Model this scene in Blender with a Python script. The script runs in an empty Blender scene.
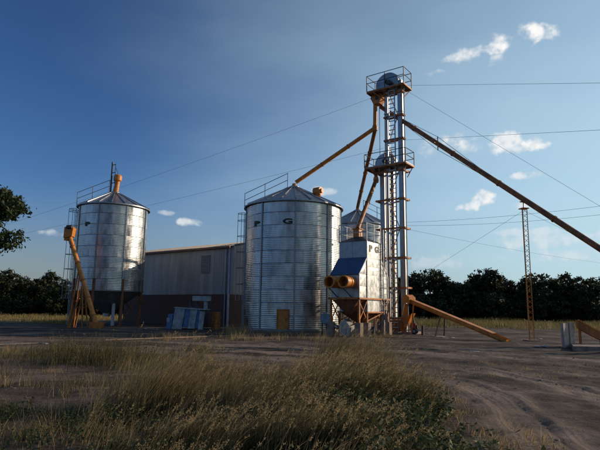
import bpy, math, random
import numpy as np
from mathutils import Vector, Matrix
R = math.radians
random.seed(7)
rng = np.random.default_rng(7)
S = bpy.context.scene
COL = S.collection

# ------------------------------------------------------------------ camera
F = 510.0                       # focal length in pixels of the 600x450 photograph
CAM = Vector((0, 0, 1.6))
PITCH, ROLL = math.atan(83 / F), R(0.8)
_r0 = Vector((1, 0, 0)); _u0 = Vector((0, -math.sin(PITCH), math.cos(PITCH))); FWD = Vector((0, math.cos(PITCH), math.sin(PITCH)))
RIGHT = _r0 * math.cos(ROLL) + _u0 * math.sin(ROLL)
UP = -_r0 * math.sin(ROLL) + _u0 * math.cos(ROLL)
cd = bpy.data.cameras.new('camera'); cam = bpy.data.objects.new('camera', cd); COL.objects.link(cam)
cd.sensor_width = 36; cd.lens = 36 * F / 600; cd.clip_start = 0.1; cd.clip_end = 6000
M3 = Matrix((RIGHT, UP, -FWD)).transposed()
cam.matrix_world = Matrix.Translation(CAM) @ M3.to_4x4()
S.camera = cam

def ray(px, py): return RIGHT * ((px - 300) / F) + UP * ((225 - py) / F) + FWD
def P(px, py, Y):
    d = ray(px, py); return CAM + d * (Y / d.y)
def ZA(px, py, Y): return P(px, py, Y).z
def G(px, py):
    d = ray(px, py); return CAM + d * (-CAM.z / d.z)

# ------------------------------------------------------------------ world, sun, exposure
SUN_AZ, SUN_EL = R(75), R(17)       # azimuth from +Y (view direction) towards +X (right)
w = bpy.data.worlds.new('World'); S.world = w; w.use_nodes = True
wn, wl = w.node_tree.nodes, w.node_tree.links
wn.clear()
def N(nodes, t, **kw):
    n = nodes.new(t)
    for k, v in kw.items(): setattr(n, k, v)
    return n
wo = N(wn, 'ShaderNodeOutputWorld'); bg = N(wn, 'ShaderNodeBackground'); bg.inputs[1].default_value = 0.073
sky = N(wn, 'ShaderNodeTexSky', sky_type='NISHITA'); sky.sun_disc = False
sky.sun_elevation = SUN_EL; sky.sun_rotation = SUN_AZ; sky.altitude = 300
sky.air_density = 1.0; sky.dust_density = 1.5; sky.ozone_density = 4.5
wtc = N(wn, 'ShaderNodeTexCoord')
wns = N(wn, 'ShaderNodeTexNoise'); wns.inputs['Scale'].default_value = 44; wns.inputs['Detail'].default_value = 5; wns.inputs['Roughness'].default_value = 0.5
wl.new(wtc.outputs['Generated'], wns.inputs['Vector'])
wns2 = N(wn, 'ShaderNodeTexNoise'); wns2.inputs['Scale'].default_value = 20; wns2.inputs['Detail'].default_value = 3
wl.new(wtc.outputs['Generated'], wns2.inputs['Vector'])
def wm(op, a, b=None):
    n = N(wn, 'ShaderNodeMath', operation=op)
    for i, s in enumerate((a, b)):
        if s is None: continue
        if isinstance(s, (int, float)): n.inputs[i].default_value = s
        else: wl.new(s, n.inputs[i])
    return n.outputs[0]
def wdot(vec):
    n = N(wn, 'ShaderNodeVectorMath', operation='DOT_PRODUCT'); wl.new(wtc.outputs['Generated'], n.inputs[0]); n.inputs[1].default_value = vec
    return n.outputs['Value']
noise = wm('ADD', wm('MULTIPLY', wns.outputs[0], 0.8), wm('MULTIPLY', wns2.outputs[0], 0.7))
total = None
# small fair-weather clouds: direction (as photo pixel), half width, half height, density
for px, py, a, b, k in ((470, 54, 22, 9, .8), (490, 47, 19, 12, 1.0), (455, 58, 14, 5, .6), (493, 60, 14, 8, .8), (531, 34, 19, 11, 1.1), (437, 73, 13, 4, .75), (452, 140, 30, 9, .9), (470, 148, 20, 8, .8), (430, 152, 14, 8, .5), (506, 141, 22, 11, .9), (533, 143, 14, 9, 1.0), (517, 150, 12, 6, .8),
                        (523, 176, 16, 5, .8), (482, 199, 15, 9, 1.0), (468, 206, 15, 7, .9), (519, 205, 11, 6, .8), (560, 240, 62, 9, .5), (590, 254, 60, 8, .45), (535, 232, 34, 5, .5),
                        (192, 222, 17, 4.5, .75), (167, 213, 9, 3, .5), (54, 233, 12, 4, .6), (322, 191, 16, 5, .6), (128, 262, 40, 6, .3), (440, 262, 30, 10, .35),
                        (700, 190, 60, 18, .8), (820, 90, 60, 25, .9), (-120, 150, 40, 9, .5)):
    c = ray(px, py).normalized(); r = c.cross(Vector((0, 0, 1))).normalized(); u = r.cross(c)
    x = wm('MULTIPLY', wdot(r), F / a); y = wm('MULTIPLY', wdot(u), F / b)
    # offset u,r so that the centre is zero: both are perpendicular to c already
    d2 = wm('ADD', wm('MULTIPLY', x, x), wm('MULTIPLY', y, y))
    front = wm('GREATER_THAN', wdot(c), 0.0)
    m = wm('SUBTRACT', noise, wm('MULTIPLY', d2, 0.26))
    mr = N(wn, 'ShaderNodeMapRange', interpolation_type='SMOOTHSTEP'); wl.new(m, mr.inputs[0]); mr.inputs[1].default_value = .52; mr.inputs[2].default_value = .80
    o = wm('MULTIPLY', wm('MULTIPLY', mr.outputs[0], k), front)
    total = o if total is None else wm('MAXIMUM', total, o)
cl = wm('MINIMUM', wm('MULTIPLY', total, .95), 1.0)
# thin high veil of haze, thicker towards the sun's side of the sky, uneven
gm = N(wn, 'ShaderNodeGamma'); gm.inputs[1].default_value = 1.38; wl.new(sky.outputs[0], gm.inputs[0])
wmp = N(wn, 'ShaderNodeMapping'); wmp.inputs['Scale'].default_value = (1.2, 1.2, 3.5); wl.new(wtc.outputs['Generated'], wmp.inputs[0])
wv = N(wn, 'ShaderNodeTexNoise'); wv.inputs['Scale'].default_value = 1.7; wv.inputs['Detail'].default_value = 5; wl.new(wmp.outputs[0], wv.inputs['Vector'])
sdot = wm('ADD', wdot((math.sin(SUN_AZ), math.cos(SUN_AZ), 0)), wm('MULTIPLY', wm('SUBTRACT', wv.outputs[0], .5), .5))
vr = N(wn, 'ShaderNodeMapRange', interpolation_type='SMOOTHSTEP'); wl.new(sdot, vr.inputs[0]); vr.inputs[1].default_value = -.22; vr.inputs[2].default_value = 1.0; vr.inputs[4].default_value = .97
zup = wdot((0, 0, 1))
vz = N(wn, 'ShaderNodeMapRange', interpolation_type='SMOOTHSTEP'); wl.new(zup, vz.inputs[0]); vz.inputs[1].default_value = .2; vz.inputs[2].default_value = .65; vz.inputs[3].default_value = 1.0; vz.inputs[4].default_value = .62
mx0 = N(wn, 'ShaderNodeMixRGB'); wl.new(wm('MULTIPLY', vr.outputs[0], vz.outputs[0]), mx0.inputs[0]); wl.new(gm.outputs[0], mx0.inputs[1]); mx0.inputs[2].default_value = (7.7, 10.8, 12.0, 1)
hz = N(wn, 'ShaderNodeMapRange', interpolation_type='SMOOTHSTEP'); wl.new(zup, hz.inputs[0]); hz.inputs[1].default_value = .24; hz.inputs[2].default_value = 0.0; hz.inputs[4].default_value = .55
mx1 = N(wn, 'ShaderNodeMixRGB'); wl.new(hz.outputs[0], mx1.inputs[0]); wl.new(mx0.outputs[0], mx1.inputs[1]); mx1.inputs[2].default_value = (4.4, 4.5, 4.9, 1)
mx2 = N(wn, 'ShaderNodeMixRGB'); wl.new(wm('MULTIPLY', vr.outputs[0], .9), mx2.inputs[0]); wl.new(mx1.outputs[0], mx2.inputs[1]); wl.new(mx0.outputs[0], mx2.inputs[2])
mx = N(wn, 'ShaderNodeMixRGB'); wl.new(cl, mx.inputs[0]); wl.new(mx2.outputs[0], mx.inputs[1]); ccol = N(wn, 'ShaderNodeMixRGB'); wl.new(wm('MULTIPLY', wns.outputs[0], cl), ccol.inputs[0]); ccol.inputs[1].default_value = (9.6, 10.4, 11.2, 1); ccol.inputs[2].default_value = (17, 16.4, 15.6, 1); wl.new(ccol.outputs[0], mx.inputs[2])
wl.new(mx.outputs[0], bg.inputs[0]); wl.new(bg.outputs[0], wo.inputs[0])

sd = bpy.data.lights.new('sun', 'SUN'); sd.energy = 4.2; sd.angle = R(0.5); sd.color = (1.0, .80, .58)
so = bpy.data.objects.new('sun', sd); COL.objects.link(so)
sv = Vector((math.sin(SUN_AZ) * math.cos(SUN_EL), math.cos(SUN_AZ) * math.cos(SUN_EL), math.sin(SUN_EL)))
so.rotation_euler = sv.to_track_quat('Z', 'Y').to_euler(); so.location = sv * 60

S.view_settings.view_transform = 'Standard'; S.view_settings.look = 'None'; S.view_settings.exposure = -0.1; S.view_settings.gamma = 1
S.render.engine = 'CYCLES'

# ------------------------------------------------------------------ materials
def mat(name, c1, c2=None, rough=.6, metal=0.0, scale=6.0, bump=0.0, bscale=40.0, stretch=(1, 1, 1), rvar=0.0, tint=0.0, coord='Object', detail=5):
    m = bpy.data.materials.new(name); m.use_nodes = True
    n, l = m.node_tree.nodes, m.node_tree.links
    b = n['Principled BSDF']; b.inputs['Roughness'].default_value = rough; b.inputs['Metallic'].default_value = metal
    tc = N(n, 'ShaderNodeTexCoord'); mp = N(n, 'ShaderNodeMapping'); l.new(tc.outputs[coord], mp.inputs[0]); mp.inputs['Scale'].default_value = stretch
    oi = N(n, 'ShaderNodeObjectInfo')
    va = N(n, 'ShaderNodeVectorMath', operation='ADD'); l.new(mp.outputs[0], va.inputs[0])
    sc = N(n, 'ShaderNodeVectorMath', operation='SCALE'); sc.inputs[0].default_value = (13, 7, 5); l.new(oi.outputs['Random'], sc.inputs['Scale']); l.new(sc.outputs[0], va.inputs[1])
    t = N(n, 'ShaderNodeTexNoise'); t.inputs['Scale'].default_value = scale; t.inputs['Detail'].default_value = detail; l.new(va.outputs[0], t.inputs['Vector'])
    r = N(n, 'ShaderNodeValToRGB'); r.color_ramp.elements[0].position = .35; r.color_ramp.elements[1].position = .68
    r.color_ramp.elements[0].color = (*c1, 1); r.color_ramp.elements[1].color = (*(c2 or c1), 1)
    l.new(t.outputs[0], r.inputs[0])
    out = r.outputs[0]
    if tint:
        h = N(n, 'ShaderNodeHueSaturation'); l.new(out, h.inputs['Color'])
        q = N(n, 'ShaderNodeMapRange'); l.new(oi.outputs['Random'], q.inputs[0]); q.inputs[3].default_value = 1 - tint; q.inputs[4].default_value = 1 + tint
        l.new(q.outputs[0], h.inputs['Value']); out = h.outputs[0]
    l.new(out, b.inputs['Base Color'])
    if rvar:
        q = N(n, 'ShaderNodeMapRange'); l.new(t.outputs[0], q.inputs[0]); q.inputs[1].default_value = .3; q.inputs[2].default_value = .7
        q.inputs[3].default_value = rough - rvar; q.inputs[4].default_value = rough + rvar; l.new(q.outputs[0], b.inputs['Roughness'])
    if bump:
        t2 = N(n, 'ShaderNodeTexNoise'); t2.inputs['Scale'].default_value = bscale; t2.inputs['Detail'].default_value = 6; l.new(va.outputs[0], t2.inputs['Vector'])
        bp = N(n, 'ShaderNodeBump'); bp.inputs['Strength'].default_value = bump; bp.inputs['Distance'].default_value = .05; l.new(t2.outputs[0], bp.inputs['Height']); l.new(bp.outputs[0], b.inputs['Normal'])
    return m
GALV = mat('galvanised_sheet', (.33, .32, .305), (.58, .565, .54), .36, 1.0, 2.6, .14, 6, (1, 1, .35), .11, .15)
ROOFG = mat('galvanised_roof', (.26, .27, .29), (.42, .43, .46), .42, .9, 3.0, .1, 6, (1, 1, 1), .06, .08)
GALVF = mat('galvanised_flat', (.27, .27, .265), (.43, .43, .42), .46, .8, 5, .1, 5, (1, 1, .5), .08, .06)
DRYM = mat('dryer_sheet', (.30, .31, .31), (.50, .50, .50), .42, .7, 4, .12, 5, (1, 1, .6), .08, .05)
STEEL = mat('dull_steel', (.20, .21, .22), (.34, .35, .36), .45, .8, 8, 0, 10, rvar=.08)
DARK = mat('dark_painted_steel', (.035, .033, .035), (.075, .065, .06), .55, .2, 8)
ORANGE = mat('orange_paint', (.42, .135, .016), (.66, .235, .026), .48, 0, 5, .06, 30, tint=.06)
RUSTO = mat('rusty_orange_paint', (.24, .075, .018), (.54, .18, .026), .62, 0, 4, .1, 30, (1, 1, .4))
RUSTSHADE = mat('rust_and_shade_paint', (.10, .036, .016), (.26, .085, .022), .65, 0, 4, .1, 30, (1, 1, .4))  # shade on the silo legs is put into this colour; dryer hopper dark rust
SHROOF = mat('weathered_shed_roof', (.13, .12, .12), (.24, .22, .21), .58, .5, 2.5, .08, 6)
WHITEP = mat('pale_paint', (.34, .36, .38), (.52, .53, .54), .5, 0, 5, .05, 30)
LADP = mat('pale_ladder_paint', (.42, .43, .45), (.6, .6, .62), .5, .2, 6)
MACH = mat('machine_pale_paint', (.20, .21, .23), (.36, .37, .39), .5, 0, 3, .05, 20)
BLUEP = mat('blue_paint', (.05, .12, .26), (.08, .17, .34), .45, 0, 5)
BLACK = mat('black_lettering', (.008, .008, .009), (.014, .014, .014), .5)
CONC = mat('concrete', (.18, .125, .095), (.32, .235, .18), .9, 0, 3, .3, 25)
SHEET = mat('weathered_wall_sheet', (.24, .235, .23), (.36, .355, .35), .5, .2, 1.6, .05, 8, (1, 1, .22), .05, .05)
PIPEM = mat('brown_orange_pipe', (.15, .055, .022), (.38, .14, .032), .5, .1, 3, .05, 20)
WIRE = mat('wire_cable', (.05, .05, .055), (.10, .10, .11), .6, .3, 20)
REDP = mat('red_paint', (.16, .02, .018), (.26, .035, .028), .5, 0, 5)
RUB = mat('black_rubber', (.012, .012, .012), (.03, .03, .03), .8)
WOOD = mat('weathered_wood', (.13, .09, .06), (.24, .18, .13), .85, 0, 4, .2, 30, (1, 1, .1))
BARK = mat('bark', (.05, .037, .027), (.10, .075, .055), .95, 0, 6, .4, 20, (1, 1, .25))
STONE = mat('pale_rubble', (.26, .24, .22), (.55, .53, .50), .85, 0, 6, .2, 20, tint=.2)

def brick_mat():
    m = bpy.data.materials.new('dark_brick'); m.use_nodes = True
    n, l = m.node_tree.nodes, m.node_tree.links; b = n['Principled BSDF']; b.inputs['Roughness'].default_value = .85
    tc = N(n, 'ShaderNodeTexCoord'); sp = N(n, 'ShaderNodeSeparateXYZ'); cb = N(n, 'ShaderNodeCombineXYZ')
    l.new(tc.outputs['Object'], sp.inputs[0]); ad = N(n, 'ShaderNodeMath', operation='ADD'); l.new(sp.outputs[0], ad.inputs[0]); l.new(sp.outputs[1], ad.inputs[1])
    l.new(ad.outputs[0], cb.inputs[0]); l.new(sp.outputs[2], cb.inputs[1])
    t = N(n, 'ShaderNodeTexBrick'); l.new(cb.outputs[0], t.inputs['Vector']); t.inputs['Scale'].default_value = 1
    t.inputs['Color1'].default_value = (.085, .036, .026, 1); t.inputs['Color2'].default_value = (.13, .052, .036, 1); t.inputs['Mortar'].default_value = (.10, .08, .07, 1)
    t.inputs['Brick Width'].default_value = .25; t.inputs['Row Height'].default_value = .12; t.inputs['Mortar Size'].default_value = .012
    l.new(t.outputs[0], b.inputs['Base Color'])
    bp = N(n, 'ShaderNodeBump'); bp.inputs['Strength'].default_value = .6; bp.inputs['Distance'].default_value = .02; bp.invert = True; l.new(t.outputs['Fac'], bp.inputs['Height']); l.new(bp.outputs[0], b.inputs['Normal'])
    return m
BRICK = brick_mat()

def leaf_mat(name, dark, light, trans=.35, rough=.6, spec=.3):
    m = bpy.data.materials.new(name); m.use_nodes = True
    n, l = m.node_tree.nodes, m.node_tree.links; b = n['Principled BSDF']; b.inputs['Roughness'].default_value = rough
    b.inputs['Specular IOR Level'].default_value = spec
    a = N(n, 'ShaderNodeAttribute', attribute_name='tint'); r = N(n, 'ShaderNodeValToRGB'); l.new(a.outputs['Fac'], r.inputs[0])
    r.color_ramp.elements[0].color = (*dark, 1); r.color_ramp.elements[1].color = (*light, 1)
    l.new(r.outputs[0], b.inputs['Base Color'])
    tr = N(n, 'ShaderNodeBsdfTranslucent'); l.new(r.outputs[0], tr.inputs[0])
    ms = N(n, 'ShaderNodeMixShader'); ms.inputs[0].default_value = trans
    l.new(b.outputs[0], ms.inputs[1]); l.new(tr.outputs[0], ms.inputs[2]); l.new(ms.outputs[0], n['Material Output'].inputs[0])
    return m
GRASS = leaf_mat('dry_grass', (.032, .038, .013), (.46, .33, .16), .45)
WEED = leaf_mat('green_weed', (.018, .032, .009), (.07, .085, .022), .3)
FIELD = leaf_mat('field_grass', (.08, .085, .03), (.32, .23, .08), .35)
TREEL = leaf_mat('tree_leaf', (.018, .03, .010), (.055, .075, .022), .2)
TREEF = leaf_mat('far_tree_leaf', (.014, .020, .008), (.060, .062, .022), .15)

def ground_mat():
    m = bpy.data.materials.new('dirt'); m.use_nodes = True
    n, l = m.node_tree.nodes, m.node_tree.links; b = n['Principled BSDF']; b.inputs['Roughness'].default_value = .95; b.inputs['Specular IOR Level'].default_value = .15
    tc = N(n, 'ShaderNodeTexCoord')
    def ns(s, d=6, ro=.6, st=(1, 1, 1)):
        mp = N(n, 'ShaderNodeMapping'); mp.inputs['Scale'].default_value = st; l.new(tc.outputs['Object'], mp.inputs[0])
        t = N(n, 'ShaderNodeTexNoise'); t.inputs['Scale'].default_value = s; t.inputs['Detail'].default_value = d; t.inputs['Roughness'].default_value = ro; l.new(mp.outputs[0], t.inputs['Vector']); return t.outputs[0]
    def ramp(f, p0, c0, p1, c1):
        r = N(n, 'ShaderNodeValToRGB'); e = r.color_ramp.elements; e[0].position = p0; e[1].position = p1; e[0].color = (*c0, 1); e[1].color = (*c1, 1); l.new(f, r.inputs[0]); return r.outputs[0]
    def mix(f, a, c, mode='MIX'):
        q = N(n, 'ShaderNodeMixRGB', blend_type=mode); 
        if isinstance(f, float): q.inputs[0].default_value = f
        else: l.new(f, q.inputs[0])
        for i, s in ((1, a), (2, c)):
            if isinstance(s, tuple): q.inputs[i].default_value = (*s, 1)
            else: l.new(s, q.inputs[i])
        return q.outputs[0]
    base = ramp(ns(.7, 8, .65), .36, (.052, .036, .028), .62, (.205, .158, .130))
    dampf = ramp(ns(.22, 5, .6, (1, 1.6, 1)), .45, (0, 0, 0), .58, (1, 1, 1))
    base = mix(dampf, base, mix(.8, base, (.036, .027, .023)))
    fine = ramp(ns(14, 8, .8), .34, (.35, .33, .32), .66, (1.4, 1.37, 1.33))
    base = mix(.8, base, fine, 'MULTIPLY')
    a = N(n, 'ShaderNodeAttribute', attribute_name='rut')
    rd = N(n, 'ShaderNodeAttribute', attribute_name='rd'); ra = N(n, 'ShaderNodeAttribute', attribute_name='ra')
    def mt(op, p, q):
        k = N(n, 'ShaderNodeMath', operation=op)
        for i, v in enumerate((p, q)):
            if isinstance(v, (int, float)): k.inputs[i].default_value = v
            elif v is not None: l.new(v, k.inputs[i])
        return k.outputs[0]
    lug = mt('SINE', mt('ADD', mt('MULTIPLY', ra.outputs['Fac'], 1.5), mt('MULTIPLY', rd.outputs['Fac'], 62.0)), 0.0)
    lug = mt('MULTIPLY', mt('GREATER_THAN', mt('ADD', lug, mt('MULTIPLY', mt('SUBTRACT', ns(2.2, 5), .5), 5.0)), .2), a.outputs['Fac'])
    base = mix(a.outputs['Fac'], base, mix(.7, base, (.33, .245, .195)))
    base = mix(mt('MULTIPLY', lug, .45), base, (.085, .056, .043))
    f = N(n, 'ShaderNodeAttribute', attribute_name='field')
    fcol = ramp(ns(.35, 6), .35, (.075, .065, .03), .65, (.17, .135, .07))
    base = mix(f.outputs['Fac'], base, fcol)
    l.new(base, b.inputs['Base Color'])
    bp = N(n, 'ShaderNodeBump'); bp.inputs['Strength'].default_value = .9; bp.inputs['Distance'].default_value = .06; l.new(mt('SUBTRACT', ns(7, 8, .65), mt('MULTIPLY', lug, .35)), bp.inputs['Height'])
    bp2 = N(n, 'ShaderNodeBump'); bp2.inputs['Strength'].default_value = 1.0; bp2.inputs['Distance'].default_value = .02; l.new(ns(38, 6, .75), bp2.inputs['Height']); l.new(bp.outputs[0], bp2.inputs['Normal'])
    l.new(bp2.outputs[0], b.inputs['Normal'])
    return m
DIRT = ground_mat()

# ------------------------------------------------------------------ mesh helpers
def frame(d):
    d = Vector(d).normalized(); a = Vector((0, 0, 1)) if abs(d.z) < .95 else Vector((0, 1, 0))
    x = d.cross(a).normalized(); return x, x.cross(d).normalized(), d
class MB:
    def __init__(s): s.v = []; s.f = []
    def add(s, vs, fs):
        o = len(s.v); s.v += [tuple(v) for v in vs]; s.f += [tuple(i + o for i in f) for f in fs]; return s
    def box(s, c, d, rz=0):
        cx, cy, cz = c; x, y, z = d[0] / 2, d[1] / 2, d[2] / 2; ca, sa = math.cos(rz), math.sin(rz)
        vs = [(cx + ca * i * x - sa * j * y, cy + sa * i * x + ca * j * y, cz + k * z) for k in (-1, 1) for j in (-1, 1) for i in (-1, 1)]
        return s.add(vs, [(0, 2, 3, 1), (4, 5, 7, 6), (0, 1, 5, 4), (2, 6, 7, 3), (0, 4, 6, 2), (1, 3, 7, 5)])
    def bar(s, p, q, wd, ht=None):
        p, q = Vector(p), Vector(q); ht = ht or wd; x, y, d = frame(q - p)
        vs = [b + x * i * wd / 2 + y * j * ht / 2 for b in (p, q) for j in (-1, 1) for i in (-1, 1)]
        return s.add(vs, [(0, 2, 3, 1), (4, 5, 7, 6), (0, 1, 5, 4), (2, 6, 7, 3), (0, 4, 6, 2), (1, 3, 7, 5)])
    def tube(s, p, q, r, r2=None, n=10, cap=True):
        p, q = Vector(p), Vector(q); r2 = r if r2 is None else r2; x, y, d = frame(q - p)
        vs = [b + (x * math.cos(2 * math.pi * i / n) + y * math.sin(2 * math.pi * i / n)) * rr for b, rr in ((p, r), (q, r2)) for i in range(n)]
        fs = [(i, (i + 1) % n, n + (i + 1) % n, n + i) for i in range(n)]
        if cap: fs += [tuple(range(n - 1, -1, -1)), tuple(range(n, 2 * n))]
        return s.add(vs, fs)
    def path(s, pts, r, n=6):
        for a, b in zip(pts[:-1], pts[1:]): s.tube(a, b, r, n=n)
        return s
    def lathe(s, prof, n=24, c=(0, 0, 0), a0=0.0):
        m = len(prof)
        vs = [(c[0] + r * math.cos(a0 + 2 * math.pi * i / n), c[1] + r * math.sin(a0 + 2 * math.pi * i / n), c[2] + z) for i in range(n) for r, z in prof]
        fs = [(i * m + k, ((i + 1) % n) * m + k, ((i + 1) % n) * m + k + 1, i * m + k + 1) for i in range(n) for k in range(m - 1)]
        return s.add(vs, fs)
    def prism(s, poly, fn, a, b):                     # poly of 2D points, fn(u, v, t) -> 3D, extruded from t=a to t=b
        n = len(poly); vs = [fn(u, v, t) for t in (a, b) for u, v in poly]
        return s.add(vs, [tuple(range(n)), tuple(range(2 * n - 1, n - 1, -1))] + [(i, n + i, n + (i + 1) % n, (i + 1) % n) for i in range(n)])
    def mesh(s, name, m, smooth=False, ang=None):
        me = bpy.data.meshes.new(name); me.from_pydata(s.v, [], s.f)
        import bmesh
        bm = bmesh.new(); bm.from_mesh(me); bmesh.ops.recalc_face_normals(bm, faces=bm.faces); bm.to_mesh(me); bm.free()
        me.materials.append(m)
        if smooth:
            me.polygons.foreach_set('use_smooth', [True] * len(me.polygons))
            me.set_sharp_from_angle(angle=R(ang or 40))
        me.update(); return me
    def build(s, name, m, parent=None, smooth=False, ang=None):
        return put(name, s.mesh(name, m, smooth, ang), parent)
def put(name, me, parent=None, loc=None, rot=None, scale=None):
    o = bpy.data.objects.new(name, me); COL.objects.link(o); o.parent = parent
    if loc is not None: o.location = loc
    if rot is not None: o.rotation_euler = rot
    if scale is not None: o.scale = scale
    return o
def tag(o, label, cat, group=None, kind=None):
    o['label'] = label; o['category'] = cat
    if group: o['group'] = group
    if kind: o['kind'] = kind
    return o
def thing(name, label, cat, loc=(0, 0, 0), rz=0.0, group=None):
    return tag(put(name, None, None, loc, (0, 0, rz)), label, cat, group)
def np_mesh(name, V, T, m, tint=None):
    me = bpy.data.meshes.new(name); me.vertices.add(len(V)); me.vertices.foreach_set('co', np.asarray(V, np.float32).ravel())
    T = np.asarray(T, np.int32); me.loops.add(T.size); me.loops.foreach_set('vertex_index', T.ravel())
    k = T.shape[1]; me.polygons.add(len(T)); me.polygons.foreach_set('loop_start', np.arange(0, T.size, k, dtype=np.int32)); me.polygons.foreach_set('loop_total', np.full(len(T), k, np.int32))
    me.update(calc_edges=True); me.materials.append(m)
    if tint is not None:
        a = me.attributes.new('tint', 'FLOAT', 'POINT'); a.data.foreach_set('value', np.asarray(tint, np.float32))
    return me
def text_mesh(s, height, wide, bold, depth):
    c = bpy.data.curves.new('lettering', 'FONT'); c.body = s; c.size = 1; c.offset = bold; c.extrude = depth; c.resolution_u = 4
    o = bpy.data.objects.new('lettering', c); COL.objects.link(o); bpy.context.view_layer.update()
    me = bpy.data.meshes.new_from_object(o.evaluated_get(bpy.context.evaluated_depsgraph_get()))
    bpy.data.objects.remove(o)
    co = np.empty(len(me.vertices) * 3); me.vertices.foreach_get('co', co); co = co.reshape(-1, 3)
    lo, hi = co.min(0), co.max(0); co[:, :2] -= (lo[:2] + hi[:2]) / 2; k = height / (hi[1] - lo[1]); co[:, 1] *= k; co[:, 0] *= k * wide
    return me, co
def place_text(name, s, height, wide, bold, fn, m, parent):
    me, co = text_mesh(s, height, wide, bold, .006)
    co = np.array([fn(*c) for c in co]); me.vertices.foreach_set('co', co.ravel()); me.update(); me.materials.clear(); me.materials.append(m)
    return put(name, me, parent)

# ------------------------------------------------------------------ ground
def vnoise(x, y, seed):
    r = np.random.default_rng(seed).random((64, 64)); xi = np.floor(x).astype(int); yi = np.floor(y).astype(int)
    fx = x - xi; fy = y - yi; fx = fx * fx * (3 - 2 * fx); fy = fy * fy * (3 - 2 * fy)
    g = lambda a, b: r[a % 64, b % 64]
    return (g(xi, yi) * (1 - fx) + g(xi + 1, yi) * fx) * (1 - fy) + (g(xi, yi + 1) * (1 - fx) + g(xi + 1, yi + 1) * fx) * fy - .5
TRACKS = [np.array(t, float) for t in ([(2.0, 0), (2.5, 4), (3.1, 7), (3.7, 9.5), (3.6, 12), (2.4, 14.6), (-.5, 17), (-7, 19.2), (-22, 21)],
                                       [(3.6, 0), (4.4, 4), (5.4, 7), (5.9, 10), (5.4, 13.5), (3.2, 16.8), (-.5, 19), (-7, 21), (-22, 22.5)],
                                       [(8.2, 2), (8, 8), (9, 13), (12, 18), (19, 22)], [(9.8, 2), (9.7, 8), (10.6, 12.5), (13, 16.6), (19, 20)],
                                       [(30, 15), (14, 17), (6, 18.5), (-4, 23.5), (-20, 25)])]
def smooth_poly(p):
    for _ in range(3):
        q = [p[0]]
        for a, b in zip(p[:-1], p[1:]): q += [a * .75 + b * .25, a * .25 + b * .75]
        p = np.array(q + [p[-1]])
    return p
TRACKS = [smooth_poly(t) for t in TRACKS]
def track_dist(x, y):
    best = np.full(x.shape, 9.); along = np.zeros(x.shape)
    for t in TRACKS:
        s0 = 0
        for a, b in zip(t[:-1], t[1:]):
            d = b - a; L = np.hypot(*d); u = np.clip(((x - a[0]) * d[0] + (y - a[1]) * d[1]) / L ** 2, 0, 1)
            dd = np.hypot(x - a[0] - u * d[0], y - a[1] - u * d[1]); k = dd < best; best = np.where(k, dd, best); along = np.where(k, s0 + u * L, along); s0 += L
    return best, along
def ground_z(x, y):
    x = np.asarray(x, float); y = np.asarray(y, float)
    near = np.clip((30 - y) / 8, 0, 1) * np.clip((22 - np.abs(x)) / 5, 0, 1)
    z = near * (.10 * vnoise(x * .45, y * .45, 1) + .07 * vnoise(x * 1.3 + 5, y * 1.3, 2) + .035 * vnoise(x * 4, y * 4, 3))
    z = z + .03 * vnoise(x * .3 + 9, y * .3, 4) * np.clip((y - 45) / 20, 0, 1)
    return z
def gz(x, y): return float(ground_z(np.array([x]), np.array([y]))[0])
def axis(segs):
    out = []
    for a, b, st in segs: out += list(np.arange(a, b, st))
    return np.array(out + [segs[-1][1]])
xs = axis([(-3000, -500, 500), (-500, -100, 80), (-100, -30, 10), (-30, -9, .7), (-9, -4, .18), (-4, 9, .075), (9, 14, .2), (14, 30, .7), (30, 100, 10), (100, 500, 80), (500, 3000, 500)])
ys = axis([(-300, -30, 54), (-30, 0, 5), (0, 4, .3), (4, 14, .075), (14, 24, .14), (24, 44, .6), (44, 100, 4), (100, 500, 50), (500, 4500, 500)])
X, Y = np.meshgrid(xs, ys); td, ta = track_dist(X, Y)
inner = (np.abs(X) < 24) & (Y < 27)
wob = vnoise(X * .8, Y * .8, 11)
d_ = td + wob * .12
rutz = np.where(d_ < .28, -.022 + .008 * np.sin(ta * 30 + np.abs(d_) * 14), np.where(d_ < .5, .014 * np.sin((d_ - .28) / .22 * math.pi), 0)) * inner * np.clip(.75 + 1.2 * vnoise(X * .4, Y * .4, 12), .1, 1)
Z = ground_z(X, Y) + rutz
V = np.stack([X, Y, Z], -1).reshape(-1, 3); ny, nx = X.shape
i = np.arange(nx - 1); j = np.arange(ny - 1); I, J = np.meshgrid(i, j); a = (J * nx + I).ravel()
me = np_mesh('ground', V, np.stack([a, a + 1, a + 1 + nx, a + nx], -1), DIRT)
at = me.attributes.new('rd', 'FLOAT', 'POINT'); at.data.foreach_set('value', d_.astype(np.float32).ravel()); at = me.attributes.new('ra', 'FLOAT', 'POINT'); at.data.foreach_set('value', ta.astype(np.float32).ravel())
at = me.attributes.new('rut', 'FLOAT', 'POINT'); at.data.foreach_set('value', (np.clip((.68 - d_) / .25, 0, 1) * inner * np.clip(.85 + 1.3 * vnoise(X * .5, Y * .5, 13), 0, 1)).astype(np.float32).ravel())
fl = np.clip((Y - 46 + 10 * vnoise(X * .12, Y * .12, 14)) / 5, 0, 1); at = me.attributes.new('field', 'FLOAT', 'POINT'); at.data.foreach_set('value', fl.astype(np.float32).ravel())
me.polygons.foreach_set('use_smooth', [True] * len(me.polygons))
g = put('ground', me); g['kind'] = 'structure'

# ------------------------------------------------------------------ plant frame: everything is turned 36 degrees
ROT = R(-36); D1 = Vector((-math.cos(ROT), -math.sin(ROT), 0)); D2 = Vector((-math.sin(ROT), math.cos(ROT), 0))

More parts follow.
